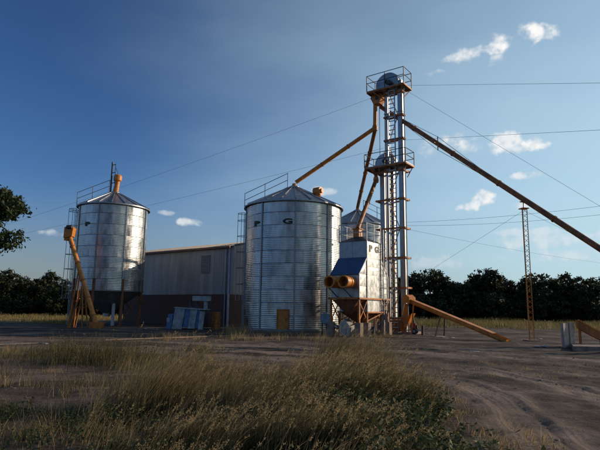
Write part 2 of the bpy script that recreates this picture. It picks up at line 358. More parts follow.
# ------------------------------------------------------------------ silos
def cage_ladder(parent, r, phi, z0, z1, out=.18, hoops=True, hoop_step=1.2):
    """ladder standing off the wall of a silo of radius r at angle phi, in the silo's own frame"""
    er = Vector((math.cos(phi), math.sin(phi), 0)); et = Vector((-er.y, er.x, 0)); b = er * (r + out)
    rail = MB()
    for s in (-.22, .22): rail.bar(b + et * s + Vector((0, 0, z0)), b + et * s + Vector((0, 0, z1)), .05, .03)
    L = rail.build('ladder', STEEL, parent)
    br = MB()
    for z in np.arange(z0 + .9, z1, 1.8):
        for s in (-.22, .22): br.bar(er * (r - .02) + et * s + Vector((0, 0, z)), b + et * s + Vector((0, 0, z)), .04)
    br.build('standoff', STEEL, L)
    rm = MB().tube(b - et * .22, b + et * .22, .014, n=5).mesh('rung', STEEL)
    for z in np.arange(z0 + .25, z1 - .05, .32): put('rung', rm, L, (0, 0, z))
    if hoops:
        hm = MB(); pts = [b - et * .22] + [b + er * (.36 - .36 * math.cos(t)) * 1.0 + et * (-.36 * math.cos(t) if 0 else 0) for t in ()]
        arc = [b + et * (-.36 * math.cos(t)) + er * (.62 * math.sin(t)) for t in np.linspace(0.0, math.pi, 9)]
        arc = [b - et * .22] + arc + [b + et * .22]
        hm.path(arc, .022, 5); hmm = hm.mesh('hoop', STEEL)
        zz = list(np.arange(max(z0 + 2.1, 0), z1, hoop_step)) + [z1]
        for z in zz: put('hoop', hmm, L, (0, 0, z))
        for k in (2, 5, 8):
            MB().bar(arc[k] + Vector((0, 0, zz[0])), arc[k] + Vector((0, 0, zz[-1])), .035, .02).build('cage_strap', STEEL, L)
    return L
def make_silo(name, label, c, r, z0, z1, za, ncol, nring, nroof, phase, nstiff, lphi, group=None, ladder_top=None, rail_phi=None, skip=None):
    t = thing(name, label, 'silo', (c[0], c[1], 0), 0, group)
    H = z1 - z0; h = H / nring; da = 2 * math.pi / ncol; nc = 7; nz = nc * 6; na = 4
    mb = MB(); vs = []; fs = []
    for q in range(nz + 1):
        f = q / nz; rr = r + .004 * (1 - math.cos(2 * math.pi * nc * f)) / 2 * 2
        if q in (0, nz): rr -= .005
        for k in range(na + 1):
            a = da * (k / na) * 1.0; vs.append((rr * math.cos(a), rr * math.sin(a), f * h))
    for q in range(nz):
        for k in range(na): o = q * (na + 1) + k; fs.append((o, o + 1, o + na + 2, o + na + 1))
    mb.add(vs, fs); pm = mb.mesh('wall_panel', GALV, True, 80)
    for ri in range(nring):
        for ci in range(ncol):
            s = 1 + random.uniform(-.0012, .0012)
            o = put('wall_panel', pm, t, (random.uniform(-.004, .004), random.uniform(-.004, .004), z0 + ri * h), (random.uniform(-.0015, .0015), random.uniform(-.0015, .0015), phase + (ci + .5 * (ri % 2)) * da), (s, s, 1))
    sm = MB().box((r + .035, 0, (z0 + z1) / 2), (.06, .10, H)).mesh('stiffener', STEEL)
    for k in range(nstiff): put('stiffener', sm, t, None, (0, 0, phase + k * 2 * math.pi / nstiff))
    # roof of flat sheets with raised seams
    dr = 2 * math.pi / nroof; re = r + .16; ri = .34; zi = za; ze = z1 - .02
    m = MB(); n_ = 3
    vs = []; 
    for q in range(2):
        rr, zz = ((re, ze), (ri, zi))[q]
        for k in range(n_ + 1): vs.append((rr * math.cos(dr * k / n_), rr * math.sin(dr * k / n_), zz))
    vs += [(re * math.cos(dr * k / n_), re * math.sin(dr * k / n_), ze - .09) for k in range(n_ + 1)]
    fs = [(k, k + 1, n_ + 2 + k, n_ + 1 + k) for k in range(n_)] + [(2 * n_ + 2 + k, 2 * n_ + 3 + k, k + 1, k) for k in range(n_)]
    m.add(vs, fs); m.bar((re, 0, ze + .03), (ri, 0, zi + .03), .05, .09); rm = m.mesh('roof_sheet', ROOFG)
    for k in range(nroof): put('roof_sheet', rm, t, None, (random.uniform(-.002, .002), random.uniform(-.002, .002), phase + k * dr))
    MB().lathe([(.30, zi - .06), (.40, zi - .02), (.40, zi + .06), (.24, zi + .16), (0.0, zi + .16)], 20).build('roof_cap', ROOFG, t, True)
    MB().lathe([(re - .02, ze - .10), (re + .03, ze - .10), (re + .03, ze - .02), (re - .02, ze - .02), (re - .02, ze - .10)], 72).build('eave_ring', STEEL, t, True, 30)
    MB().lathe([(r - .03, z0 - .06), (r + .06, z0 - .06), (r + .06, z0 + .02), (r - .03, z0 + .02), (r - .03, z0 - .06)], 72).build('base_ring', STEEL, t, True, 30)
    if lphi is not None: cage_ladder(t, r, lphi, 0.0, ladder_top or z1 + .1)
    if rail_phi is not None:
        er = Vector((math.cos(rail_phi), math.sin(rail_phi), 0)); et = Vector((-er.y, er.x, 0)); up = Vector((0, 0, 1))
        A = er * re + up * ze; B = er * (ri + .15) + up * (zi - .05)
        hr = MB(); 
        for s in (-.2, .2): hr.bar(A + et * s + up * .06, B + et * s + up * .06, .04)
        rl = hr.build('roof_ladder', STEEL, t); st = MB().tube(-et * .2, et * .2, .015, n=5).mesh('rung', STEEL)
        for f in np.linspace(.04, .96, 12): put('rung', st, rl, A.lerp(B, f) + up * .07)
        for k, f in enumerate((0, .47, 1)): MB().bar(A.lerp(B, f) + et * .24, A.lerp(B, f) + et * .24 + up * 1.15, .045).build('handrail_post', STEEL, t)
        for hh in (.6, 1.12): MB().tube(A + et * .24 + up * hh, B + et * .24 + up * hh, .024, n=6).build('handrail', STEEL, t)
    return t
def hopper_legs(t, r, z0, phase, n=8):
    MB().lathe([(r - .02, z0 - .05), (.28, .95), (.28, .70), (0, .70)], 32).build('hopper_cone', GALVF, t, True, 30)
    for k in range(n):
        a = phase + k * 2 * math.pi / n; x, y = (r + .02) * math.cos(a), (r + .02) * math.sin(a)
        MB().box((x, y, (z0 + .9) / 2 - .02), (.16, .16, z0 + .9 + .04), a).build('leg', RUSTSHADE, t)
        MB().box((x, y, .02), (.34, .34, .10), a).build('foot_plate', RUSTSHADE, t)
        a2 = a + 2 * math.pi / n; p, q = Vector((x, y, .25)), Vector(((r + .02) * math.cos(a2), (r + .02) * math.sin(a2), z0 - .25))
        if k % 2 == 0: MB().bar(p, q, .06).build('brace', RUSTSHADE, t)
def wall_letter(t, s, r, phi, z, height, wide):
    def fn(x, y, d): a = phi + x / r; rr = r + .05 + d; return (rr * math.cos(a), rr * math.sin(a), z + y)
    place_text('letter', s, height, wide, .04, fn, BLACK, t)

# big flat-bottom silo
cb = P(292, 320, 37.6); BX, BY, BR = cb.x, cb.y, 3.52
BZ = ZA(294, 199, BY - BR); BA = ZA(293, 188, BY)
pv = math.atan2(-BY, -BX)
big = make_silo('grain_silo', 'large flat-bottomed galvanised silo lettered P G with orange door at its foot', (BX, BY), BR, .18, BZ, BA, 18, 10, 22, pv + R(2), 9, pv - R(101), None, ZA(240, 212, BY), pv - R(93))
MB().lathe([(BR - .3, -.1), (BR + .22, -.1), (BR + .22, .13), (BR - .3, .13)], 48).build('foundation', CONC, big, True, 30)
for s, px in (('P', 258), ('G', 287.5)):
    wall_letter(big, s, BR, pv + math.asin((px - 293) / 48.5), ZA(px, 221.5, BY - BR * .95), .37, 2.0)
er = lambda a, rr, z: Vector((rr * math.cos(a), rr * math.sin(a), z))
da_ = pv + math.asin((285 - 293) / 48)
d = MB(); d.add([er(da_ + dx / BR, BR + o, z) for o in (.04, .09) for dx, z in ((-.33, .2), (.33, .2), (.33, 1.42), (-.33, 1.42))], [(0, 1, 2, 3), (7, 6, 5, 4), (0, 4, 5, 1), (1, 5, 6, 2), (2, 6, 7, 3), (3, 7, 4, 0)])
dr_ = d.build('door', ORANGE, big)
f_ = MB()
for dx in (-.38, .38): f_.bar(er(da_ + dx / BR, BR + .07, .18), er(da_ + dx / BR, BR + .07, 1.5), .09, .12)
f_.bar(er(da_ - .42 / BR, BR + .07, 1.47), er(da_ + .42 / BR, BR + .07, 1.47), .12, .09); f_.build('door_frame', RUSTO, dr_)
MB().bar(er(da_ + .2 / BR, BR + .12, .75), er(da_ + .2 / BR, BR + .12, .95), .04).build('handle', DARK, dr_)
# roof fan on the big silo
fa = pv + R(52); fr = 2.2; fz = BZ + (BA - BZ) * (1 - (fr - .3) / (BR - .2))
fb = er(fa, fr, fz)
fo = MB().tube(fb + Vector((0, 0, -.1)), fb + Vector((0, 0, .2)), .24, n=14).build('vent_neck', RUSTO, big, True)
ax = Vector((math.cos(ROT), math.sin(ROT), 0))
fm = MB().tube(fb + Vector((0, 0, .38)) - ax * .28, fb + Vector((0, 0, .38)) + ax * .28, .30, n=18).build('roof_vent', ORANGE, big, True, 50)
MB().tube(fb + Vector((0, 0, .38)) + ax * .27, fb + Vector((0, 0, .38)) + ax * .42, .17, n=12).build('vent_motor', ORANGE, fm, True, 50)
MB().tube(er(0, 0, BA + .1), er(0, 0, BA + .34), .2, .13, n=14).build('inlet', ORANGE, big, True)

# left silo on legs
cl_ = P(106, 320, 42.5); LX, LY, LR = cl_.x, cl_.y, 2.76; pl = math.atan2(-LY, -LX)
LZ0 = ZA(110, 290, LY - LR); LZ = ZA(112, 202, LY - LR); LA = ZA(114, 193.5, LY)
left = make_silo('grain_silo', 'raised hopper silo on rusty orange legs with orange inlet tube on its roof', (LX, LY), LR, LZ0, LZ, LA, 16, 8, 18, pl + R(-24), 8, pl - R(100), None, LZ - .2, pl - R(92))
hopper_legs(left, LR, LZ0, pl + R(22))
wall_letter(left, 'P', LR, pl - R(43), ZA(87, 224, LY - LR * .9), .34, 2.0)
ap = Vector((0, 0, LA))
it = MB().tube(ap, ap + Vector((.12, 0, 1.05)), .24, .2, n=16).build('inlet_tube', ORANGE, left, True)
MB().lathe([(0, 0), (.2, 0), (.34, .12), (.34, .5), (.22, .62), (0, .62)], 16, tuple(ap + Vector((.12, 0, 1.02)))).build('inlet_head', ORANGE, it, True, 35)
MB().tube(ap + Vector((-.42, 0, -.15)), ap + Vector((-.42, 0, 2.75)), .075, n=8).build('roof_mast', DARK, left, True)
ms = MB()
for z in (.9, 1.8, 2.5): ms.bar(ap + Vector((-.42, 0, z)), ap + Vector((-.14, 0, z + .05)), .05)
ms.bar(ap + Vector((-.14, 0, .85)), ap + Vector((-.14, 0, 2.6)), .035); ms.bar(ap + Vector((-.14, 0, 2.3)), ap + Vector((.2, 0, 1.55)), .03); ms.build('mast_bracket', DARK, left)
MB().tube((.9, -1.0, -.05), (.9, -1.0, 1.75), .13, n=12).build('discharge_pipe', WHITEP, left, True)

# third silo behind the dryer
c3 = P(358, 320, 46.5); TX, TY, TR = c3.x, c3.y, 2.8
TZ = ZA(358, 221.5, TY - TR); TA = ZA(357.5, 211.5, TY); p3 = math.atan2(-TY, -TX)
third = make_silo('grain_silo', 'smaller raised silo half hidden behind the grain dryer', (TX, TY), TR, 3.0, TZ, TA, 16, 7, 18, p3 + R(8), 8, None, None, None, p3 + R(70))
hopper_legs(third, TR, 3.0, p3 + R(30))
MB().tube((0, 0, TA + .1), (0, 0, TA + .3), .2, .14, n=14).build('inlet', ORANGE, third, True)

# ------------------------------------------------------------------ shed
sc = P(228, 318, 42.0); SC = Vector((sc.x, sc.y, 0))
shed = thing('storage_shed', 'long shed of pale grey sheets above dark brick, between the two front silos', 'shed', SC, ROT)
SL, SDp = 14.0, 8.5          # local: x from -SL to 0, y from 0 to SDp
ze = ZA(228, 246, 42.0); zm_ = ZA(228, 294, 42.0)
def lbox(x0, x1, y0, y1, z0, z1): return MB().box(((x0 + x1) / 2, (y0 + y1) / 2, (z0 + z1) / 2), (x1 - x0, y1 - y0, z1 - z0))
lbox(-SL, 0, .03, .28, -.1, zm_).build('brick_wall', BRICK, shed); lbox(-.25, 0, .283, SDp, -.1, zm_).build('brick_wall', BRICK, shed)
lbox(-SL, -SL + .25, .283, SDp, -.1, zm_).build('brick_wall', BRICK, shed); lbox(-SL, 0, SDp + .003, SDp + .25, -.1, zm_).build('brick_wall', BRICK, shed)
lbox(-.16, .03, -.03, .027, -.1, ze - .05).build('column', WHITEP, shed)
pw = 1.13; npan = int(SL / pw)
def rib_panel(wd, hh):
    m = MB(); pr = [];  n = 5
    for k in range(n): x = k * wd / n; pr += [(x, 0), (x + wd / n * .68, 0), (x + wd / n * .76, -.009), (x + wd / n * .92, -.009)]
    pr.append((wd - .012, 0)); q = len(pr)
    m.add([(x, y, z) for z in (0, hh) for x, y in pr], [(i, i + 1, q + i + 1, q + i) for i in range(q - 1)]); return m.mesh('wall_sheet', SHEET)
hm = ze - zm_ + .02
pm = rib_panel(pw, hm)
for k in range(npan + 1): put('wall_sheet', pm, shed, (-SL + k * pw - .3 + .02, .02 + random.uniform(-.004, .004), zm_ - .02))
rise = .92
for k in range(int(SDp / pw)): put('wall_sheet', pm, shed, (.012, k * pw + .1, zm_ - .02), (0, 0, R(90)))
lbox(-.03, -.01, .1, SDp, zm_ - .02, ze).build('end_wall_backing', SHEET, shed)
MB().prism([(0, ze - .01), (SDp + .1, ze - .01), (SDp / 2, ze + rise)], lambda u, v, t_: (t_, u + .05, v - .04), -.04, 0).build('gable_end', SHEET, shed)
lbox(-SL, -.04, .035, .06, zm_, ze).build('wall_backing', SHEET, shed)
# ridge roof in sheets
for k in range(13):
    for s in (0, 1):
        x0, x1 = -SL - .2 + k * 1.108, -SL - .2 + (k + 1) * 1.108 - .01
        y0, y1 = (-.25, SDp / 2) if s == 0 else (SDp + .3, SDp / 2)
        m = MB(); zz0 = ze - .02 - (.02 if s else 0); zz1 = ze + rise + .03
        for q in range(4):
            xa = x0 + (x1 - x0) * q / 4; xb = x0 + (x1 - x0) * (q + 1) / 4
            m.add([(xa, y0, zz0), (xb, y0, zz0), (xb, y1, zz1), (xa, y1, zz1)], [(0, 1, 2, 3)]); m.bar((xa + .03, y0, zz0 + .02), (xa + .03, y1, zz1 + .02), .05, .04)
        m.build('roof_sheet', SHROOF, shed)
lbox(-SL - .2, .22, -.34, -.26, ze - .16, ze - .005).build('gutter', mat('brown_gutter', (.10, .05, .035), (.16, .09, .06), .5, .2), shed)
v_ = lbox(-3.35, -2.35, -.075, -.012, ze - 2.15, ze - .62).build('louvre_vent', WHITEP, shed)
lm = MB().box((0, 0, 0), (.92, .05, .07)).mesh('slat', SHEET)
for k in range(13): put('slat', lm, v_, (-2.85, -.09, ze - 2.08 + k * .115), (R(35), 0, 0))
MB().tube((-.35, -.09, .0), (-.35, -.09, ze - .2), .06, n=10).build('downpipe', STEEL, shed, True)

# ------------------------------------------------------------------ grain dryer
near = P(359, 318, 30.0); DC = Vector((near.x, near.y, 0)) + D1 * .955 + D2 * 1.87
dry = thing('grain_dryer', 'grey sheet-metal grain dryer lettered PG with two orange burner ducts', 'grain dryer', DC, ROT)
hx, hl, ht = .955, 1.87, .92
z_b, z_m, z_1, z_2, z_3 = 1.42, 2.2, 3.63, 4.64, 5.70
prof = [(-hl, z_m), (-ht, z_m), (-ht, z_b), (ht, z_b), (ht, z_m), (hl, z_m), (hl, z_1), (ht, z_2), (ht, z_3), (-ht, z_3), (-ht, z_2), (-hl, z_1)]
MB().prism(prof, lambda u, v, t_: (t_, u, v), -hx, hx).build('body', GALVF, dry)
def xpanel(poly, push=.03):          # sheet-metal panel on the +x face, its middle pressed out along an X
    n = len(poly); cu = sum(p[0] for p in poly) / n; cv = sum(p[1] for p in poly) / n
    ins = [((u - cu) * (1 - .03 / max(.2, abs(u - cu))) + cu, (v - cv) * (1 - .02 / max(.2, abs(v - cv))) + cv) for u, v in poly]
    vs = [(hx + .001, u, v) for u, v in ins] + [(hx + .014, u, v) for u, v in ins] + [(hx + .014 + push, cu, cv)]
    fs = [(i, (i + 1) % n, n + (i + 1) % n, n + i) for i in range(n)] + [(n + i, n + (i + 1) % n, 2 * n) for i in range(n)]
    return MB().add(vs, fs).build('end_panel', DRYM, dry)
zr = [z_b, z_m, 2.92, z_1, 4.14, z_2, z_3]
for a, b in zip(zr[:-1], zr[1:]): xpanel([(-ht, a), (ht, a), (ht, b), (-ht, b)], .004)
for s in (-1, 1):
    for a, b in ((z_m, 2.92), (2.92, z_1)): xpanel([(s * ht, a), (s * hl, a), (s * hl, b), (s * ht, b)][::s], .012)
    xpanel([(s * ht, z_1), (s * hl, z_1), (s * ht, z_2)][::s], .02)
    MB().box((hx + .03, s * ht, (z_b + z_3) / 2), (.07, .07, z_3 - z_b)).build('corner_post', STEEL, dry)
    lo = MB(); lo.bar((hx + .02, s * hl, z_m), (hx + .02, s * hl, z_1), .06); lo.bar((hx + .02, s * hl, z_1), (hx + .02, s * ht, z_2), .06); lo.build('edge_trim', STEEL, dry)
# front (-y) face panels and hood
def slab(p0, p1, x0, x1, off, name, m):
    p0, p1 = Vector((0, *p0)), Vector((0, *p1)); d = (p1 - p0).normalized(); nrm = Vector((0, -d.z, d.y)); 
    if nrm.y > 0: nrm = -nrm
    vs = [Vector((x, p.y, p.z)) + nrm * o for o in (.002, off) for p, x in ((p0, x0), (p0, x1), (p1, x1), (p1, x0))]
    return MB().add(vs, [(0, 1, 2, 3), (7, 6, 5, 4), (0, 4, 5, 1), (1, 5, 6, 2), (2, 6, 7, 3), (3, 7, 4, 0)]).build(name, m, dry)
for k in range(2): slab((-ht, z_2 + .01), (-ht, z_3 - .01), -hx + k * hx + .01, k * hx - .01, .018, 'front_panel', GALVF)
slab((-hl - .05, z_1 - .06), (-ht - .0, z_2 + .03), -hx - .05, hx + .05, .05, 'hood', mat('hood_sheet', (.22, .26, .33), (.30, .34, .42), .26, .9, 3, .05, 6))
for k in range(2): slab((-hl, z_m + .01), (-hl, z_1 - .08), -hx + k * hx + .01, k * hx - .01, .02, 'front_panel', RUSTO if 0 else GALVF)
for k, xx in enumerate((-.5, .46)):
    y0 = -hl - .02; zz = 3.15; m = MB(); n = 20
    profd = [(.30, 0), (.34, -.03), (.34, -.36), (.36, -.37), (.36, -.43), (.33, -.44), (.33, -.86), (.37, -.87), (.37, -.95), (.29, -.95), (.29, -.30), (0, -.30)]
    m.add([(xx + rr * math.cos(2 * math.pi * i / n), y0 + yy, zz + rr * math.sin(2 * math.pi * i / n)) for i in range(n) for rr, yy in profd],
          [(i * 12 + q, i * 12 + q + 1, ((i + 1) % n) * 12 + q + 1, ((i + 1) % n) * 12 + q) for i in range(n) for q in range(11)])
    du = m.build('burner_duct', ORANGE, dry, True, 35)
    MB().tube((xx, y0 - .32, zz), (xx, y0 - .55, zz), .13, n=12).build('burner_nozzle', DARK, du, True)
    MB().bar((xx - .25, y0 - .78, zz - .22), (xx + .05, y0 + .02, z_m + .02), .05).build('strut', DARK, du)
# frame, hoppers, legs, piers
for y in (-hl, hl): MB().bar((-hx - .1, y + (.09 if y > 0 else -.09), z_m), (hx + .1, y + (.09 if y > 0 else -.09), z_m), .12).build('beam', RUSTO, dry)
for x in (-hx - .08, hx + .08): MB().bar((x, -hl - .15, z_m - .001), (x, hl + .15, z_m - .001), .1).build('beam', RUSTO, dry)
for x in (-hx - .06, hx + .06): MB().bar((x, -ht - .1, z_b - .02), (x, ht + .1, z_b - .02), .09).build('beam', RUSTO, dry)
def hopper(cx, cy, wx, wy, zt, zb_, rb):
    vs = [(cx + i * wx, cy + j * wy, zt) for i, j in ((-1, -1), (1, -1), (1, 1), (-1, 1))] + [(cx + i * rb, cy + j * rb, zb_) for i, j in ((-1, -1), (1, -1), (1, 1), (-1, 1))]
    return MB().add(vs, [(0, 1, 5, 4), (1, 2, 6, 5), (2, 3, 7, 6), (3, 0, 4, 7), (7, 6, 5, 4), (0, 3, 2, 1)]).build('hopper', RUSTSHADE, dry)
hopper(0, 0, hx - .02, ht - .02, z_b - .005, .72, .14); hopper(0, -(hl + ht) / 2, hx - .03, (hl - ht) / 2 - .03, z_m - .07, 1.3, .14); hopper(0, (hl + ht) / 2, hx - .03, (hl - ht) / 2 - .03, z_m - .07, 1.3, .14)
for x in (-hx, hx):
    for y in (-hl, -ht, ht, hl):
        zt = z_m - .06 if abs(y) > 1 else z_b - .07
        lg = MB().bar((x, y, .78), (x, y, zt), .11).build('leg', RUSTO, dry)
        if abs(y) > 1 or x > 0:
            MB().box((x, y, .37), (.36, .36, .86)).build('pier', CONC, dry)
        else: MB().bar((x, y, -.03), (x, y, .8), .1).build('leg_extension', RUSTO, dry)
    for s in (-1, 1):
        MB().bar((x + .02, s * hl, .95), (x + .02, s * ht, z_m - .1), .05).build('brace', RUSTO, dry)
        MB().bar((x - .02, s * ht, .95), (x - .02, s * hl, z_m - .1), .05).build('brace', RUSTO, dry)
    MB().bar((x + .03, -ht, .9), (x + .03, ht, z_b - .1), .05).build('brace', RUSTO, dry)
# roof and railing
MB().add([(-hx - .06, -ht - .06, z_3 + .003), (hx + .06, -ht - .06, z_3 + .003), (hx + .06, ht + .06, z_3 + .003), (-hx - .06, ht + .06, z_3 + .003), (-.3, -.3, z_3 + .38), (.3, -.3, z_3 + .38), (.3, .3, z_3 + .38), (-.3, .3, z_3 + .38)],
         [(0, 1, 5, 4), (1, 2, 6, 5), (2, 3, 7, 6), (3, 0, 4, 7), (4, 5, 6, 7), (3, 2, 1, 0)]).build('roof', DARK, dry)
bx_ = MB().box((-.1, -.1, z_3 + .62), (.42, .42, .5)).build('inlet_box', ORANGE, dry)
MB().box((-.1, -.1, z_3 + .9), (.54, .54, .06)).build('flange', RUSTO, bx_)
for x in (-hx - .02, hx + .02):
    for y in (-ht, 0, ht): MB().bar((x, y, z_3 - .02), (x, y, z_3 + 1.12), .05).build('railing_post', WHITEP, dry)
for zz in (.55, 1.1):
    for x in (-hx - .02, hx + .02): MB().tube((x, -ht, z_3 + zz), (x, ht, z_3 + zz), .024, n=6).build('railing', WHITEP, dry)
    for y in (-ht, ht): MB().tube((-hx, y, z_3 + zz), (hx, y, z_3 + zz), .024, n=6).build('railing', WHITEP, dry)
for s, yy in (('P', -.40), ('G', .38)): place_text('letter', s, .42, 1.35, .055, lambda x, y, d, yy=yy: (hx + .036 + d, yy + x, (z_2 + z_3) / 2 + .1 + y), BLACK, dry)
lad = MB()
for y in (-.22, .22): lad.bar((hx + .2, hl * .62 + y, .4), (hx + .2, hl * .62 + y, z_3 + .9), .04)
ld = lad.build('ladder', STEEL, dry); rgm = MB().tube((hx + .2, hl * .62 - .22, 0), (hx + .2, hl * .62 + .22, 0), .014, n=5).mesh('rung', STEEL)
for z in np.arange(.6, z_3 + .8, .32): put('rung', rgm, ld, (0, 0, z))
lb = MB()
for z in (1.5, 2.9, 5.2):
    for y in (-.22, .22): lb.bar((hx - .02, hl * .62 + y, z), (hx + .2, hl * .62 + y, z), .035) if z < 3 else lb.bar((hx - .02, ht, z), (hx + .2, hl * .62 + y, z), .035)
lb.build('standoff', STEEL, ld)
def world(o, p): return Matrix.Translation(o.location) @ Matrix.Rotation(o.rotation_euler.z, 4, 'Z') @ Vector(p)

# clutter under and beside the dryer
fan = thing('blower', 'blue-grey round blower on a stand beside the dryer and the big silo', 'blower', world(dry, (-1.35, -1.75, 0)), ROT)
MB().tube((0, -.18, .98), (0, .18, .98), .36, n=20).build('housing', mat('grey_blue_paint', (.14, .17, .21), (.22, .26, .31), .5, .2), fan, True, 40)
MB().tube((0, .17, .98), (0, .5, .98), .16, n=14).build('motor', STEEL, fan, True, 40)
m = MB()
for x in (-.25, .25):
    for y in (-.15, .4): m.bar((x, y, -.03), (x * .8, y, .8), .06)
m.box((0, .12, .68), (.6, .75, .06)); m.build('stand', DARK, fan)
MB().tube((.2, 0, .75), (.75, .1, .45), .14, n=12).build('outlet', STEEL, fan, True)
bn = thing('discharge_bin', 'pale metal bin with pointed top standing under the dryer', 'bin', world(dry, (-.15, -1.40, 0)), ROT)
bs = MB().prism([(-.32, -.03), (.32, -.03), (.36, .62), (0, 1.0), (-.36, .62)], lambda u, v, t_: (u, t_, v), -.3, .3).build('bin_shell', GALVF, bn)
MB().box((0, -.32, .28), (.3, .03, .3)).build('slide_gate', STEEL, bn)
dm = thing('steel_drum', 'dark dented drum lying on its side under the dryer', 'drum', world(dry, (.55, -.1, .0)), ROT + R(20))
MB().tube((-.42, 0, .27), (.42, 0, .27), .28, n=20).build('drum_body', mat('dark_blue_paint', (.03, .045, .08), (.06, .08, .12), .45, .3), dm, True, 40)
for x in (-.42, -.14, .14, .42): MB().tube((x - .02, 0, .27), (x + .02, 0, .27), .295, n=20).build('hoop', DARK, dm, True, 40)
for k, (x, a, b) in enumerate(((1.35, .35, .9), (1.5, .6, 1.1))):
    pb = tag(MB().bar(world(dry, (x, a, -.02)), world(dry, (x - .28, b, 1.25)), .16, .05).build('wooden_board', WOOD), ('grey board leaning against the dryer leg, lower of two', 'grey board leaning beside the drum, longer of two')[k], 'board', 'boards leaning at the dryer')

# ------------------------------------------------------------------ bucket elevator tower
TC = Vector((6.45, 35.5, 0)); T = thing('bucket_elevator', 'tall galvanised bucket elevator tower with two railed platforms and orange bands', 'elevator tower', TC, ROT)
def tz(px, py, Yd=35.5): return ZA(px, py, Yd)
ZP1 = tz(400, 86, 34.6); ZP2 = tz(400, 164, 34.6)
for x, wd in ((-.08, .17), (.95, .32)): MB().box((x, -.22, (ZP1 + .5) / 2), (wd, .28, ZP1 + .5)).build('elevator_leg', GALVF, T)
for x in (-.72, .0): MB().box((x, .24, (ZP2 + .4) / 2), (.36, .32, ZP2 + .4)).build('elevator_leg', GALVF, T)
# flanges along the casings
fl_m = MB().box((0, 0, 0), (.40, .37, .04)).mesh('flange', STEEL)
for x, y, zt in ((-.08, -.22, ZP1), (.95, -.22, ZP1), (-.72, .24, ZP2), (.0, .24, ZP2)):
    for z in np.arange(2.3, zt - .2, 2.1): put('flange', fl_m, T, (x, y, z + .7))
def band(z, x0, x1, y0, y1):
    m = MB()
    m.bar((x0 - .06, y0, z), (x1 + .06, y0, z), .07, .12); m.bar((x0 - .06, y1, z), (x1 + .06, y1, z), .07, .12)
    m.bar((x0, y0 + .04, z + .002), (x0, y1 - .04, z + .002), .07, .12); m.bar((x1, y0 + .04, z + .002), (x1, y1 - .04, z + .002), .07, .12); return m.build('band', RUSTO, T)
z = 1.0
while z < ZP2 - .4: band(z, -.95, 1.18, -.42, .46); z += 2.05
z = ZP2 + 1.9
while z < ZP1 - .4: band(z, -.24, 1.18, -.42, -.02); z += 1.75
L = MB()
for x in (.16, .62): L.bar((x, -.48, .1), (x, -.48, ZP1 + .1), .07, .06)
ld = L.build('ladder', STEEL, T); rg = MB().bar((.16, -.48, 0), (.62, -.48, 0), .055).mesh('rung', LADP)
for z in np.arange(.4, ZP1, .33): put('rung', rg, ld, (0, 0, z))
MB().tube((-.98, .3, .0), (-.98, .3, ZP1 - .3), .03, n=6).build('conduit', STEEL, T, True)
MB().tube((1.27, -.30, .0), (1.27, -.30, ZP1 - .1), .04, n=6).build('conduit', GALVF, T, True)
zs = list(np.arange(1.0, ZP1 - 1.2, 2.05))
for k, z in enumerate(zs):
    a_, b_ = ((.02, .80), (.80, .02))[k % 2]; MB().bar((a_, -.34, z), (b_, -.34, z + 2.0), .045).build('diagonal_brace', RUSTO, T)
    for x in (-.2, 1.14): MB().bar((x, -.385, z), (x, -.385, z + 2.05), .05).build('edge_angle', RUSTO, T)
def platform(zf, x0, x1, y0, y1, hr):
    m = MB(); m.box(((x0 + x1) / 2, (y0 + y1) / 2, zf), (x1 - x0, y1 - y0, .05)); pf = m.build('platform', STEEL, T)
    e = MB()
    for y in (y0, y1): e.bar((x0, y, zf - .07), (x1, y, zf - .07), .06, .12)
    for x in (x0, (x0 + x1) / 2, x1): e.bar((x, y0 + .04, zf - .072), (x, y1 - .04, zf - .072), .06, .12)
    e.build('platform_frame', RUSTO, pf)
    pm = MB().bar((0, 0, zf), (0, 0, zf + hr), .05).mesh('railing_post', DARK)
    for x, y in ((x0, y0), ((x0 + x1) / 2, y0), (x1, y0), (x1, y1), ((x0 + x1) / 2, y1), (x0, y1)): put('railing_post', pm, pf, (x, y, 0))
    for h in (hr * .52, hr):
        for a, b in (((x0, y0), (x1, y0)), ((x0, y1), (x1, y1)), ((x0, y0), (x0, y1)), ((x1, y0), (x1, y1))): MB().tube((*a, zf + h), (*b, zf + h), .026, n=6).build('railing', DARK, pf)
    for x in (x0 + .5, x1 - .15):
        for y in (y0, y1): MB().bar((x, y, zf - .12), (max(-.9 if zf < 14 else -.2, min(1.1, x)), max(-.4, min(.4 if zf < 14 else -.05, y)), zf - .8), .06).build('bracket', RUSTO, pf)
    return pf
platform(ZP1, -1.45, 1.5, -.8, .55, 1.2); platform(ZP2, -1.65, 1.55, -.85, .6, 1.0)
def head(cx, cy, zf, r, wd):
    pts = [(cx - r * 1.05, zf + .02)] + [(cx + r * math.cos(a) * (1.05 if math.cos(a) < 0 else .9), zf + .42 + r * .88 * math.sin(a)) for a in np.linspace(math.pi, 0, 17)] + [(cx + r * .9, zf + .02)]
    h = MB().prism(pts, lambda u, v, t_: (u, t_, v), cy - wd / 2, cy + wd / 2).build('elevator_head', GALVF, T, True, 35)
    m = MB().prism([(cx + (u - cx) * 1.03, zf + .02 + (v - zf - .02) * 1.03) for u, v in pts], lambda u, v, t_: (u, t_, v), cy - .03, cy + .03); m.build('seam_flange', STEEL, h)
    MB().tube((cx, cy - wd / 2 - .28, zf + .45), (cx, cy - wd / 2 + .05, zf + .45), .15, n=14).build('bearing', DARK, h, True, 40)
    MB().tube((cx + .25, cy - wd / 2 - .42, zf + .3), (cx + .25, cy - wd / 2 - .02, zf + .3), .17, n=14).build('drive_motor', BLUEP if 0 else DARK, h, True, 40)
head(.10, -.20, ZP1, .92, .52); head(-.36, .18, ZP2, .80, .5)
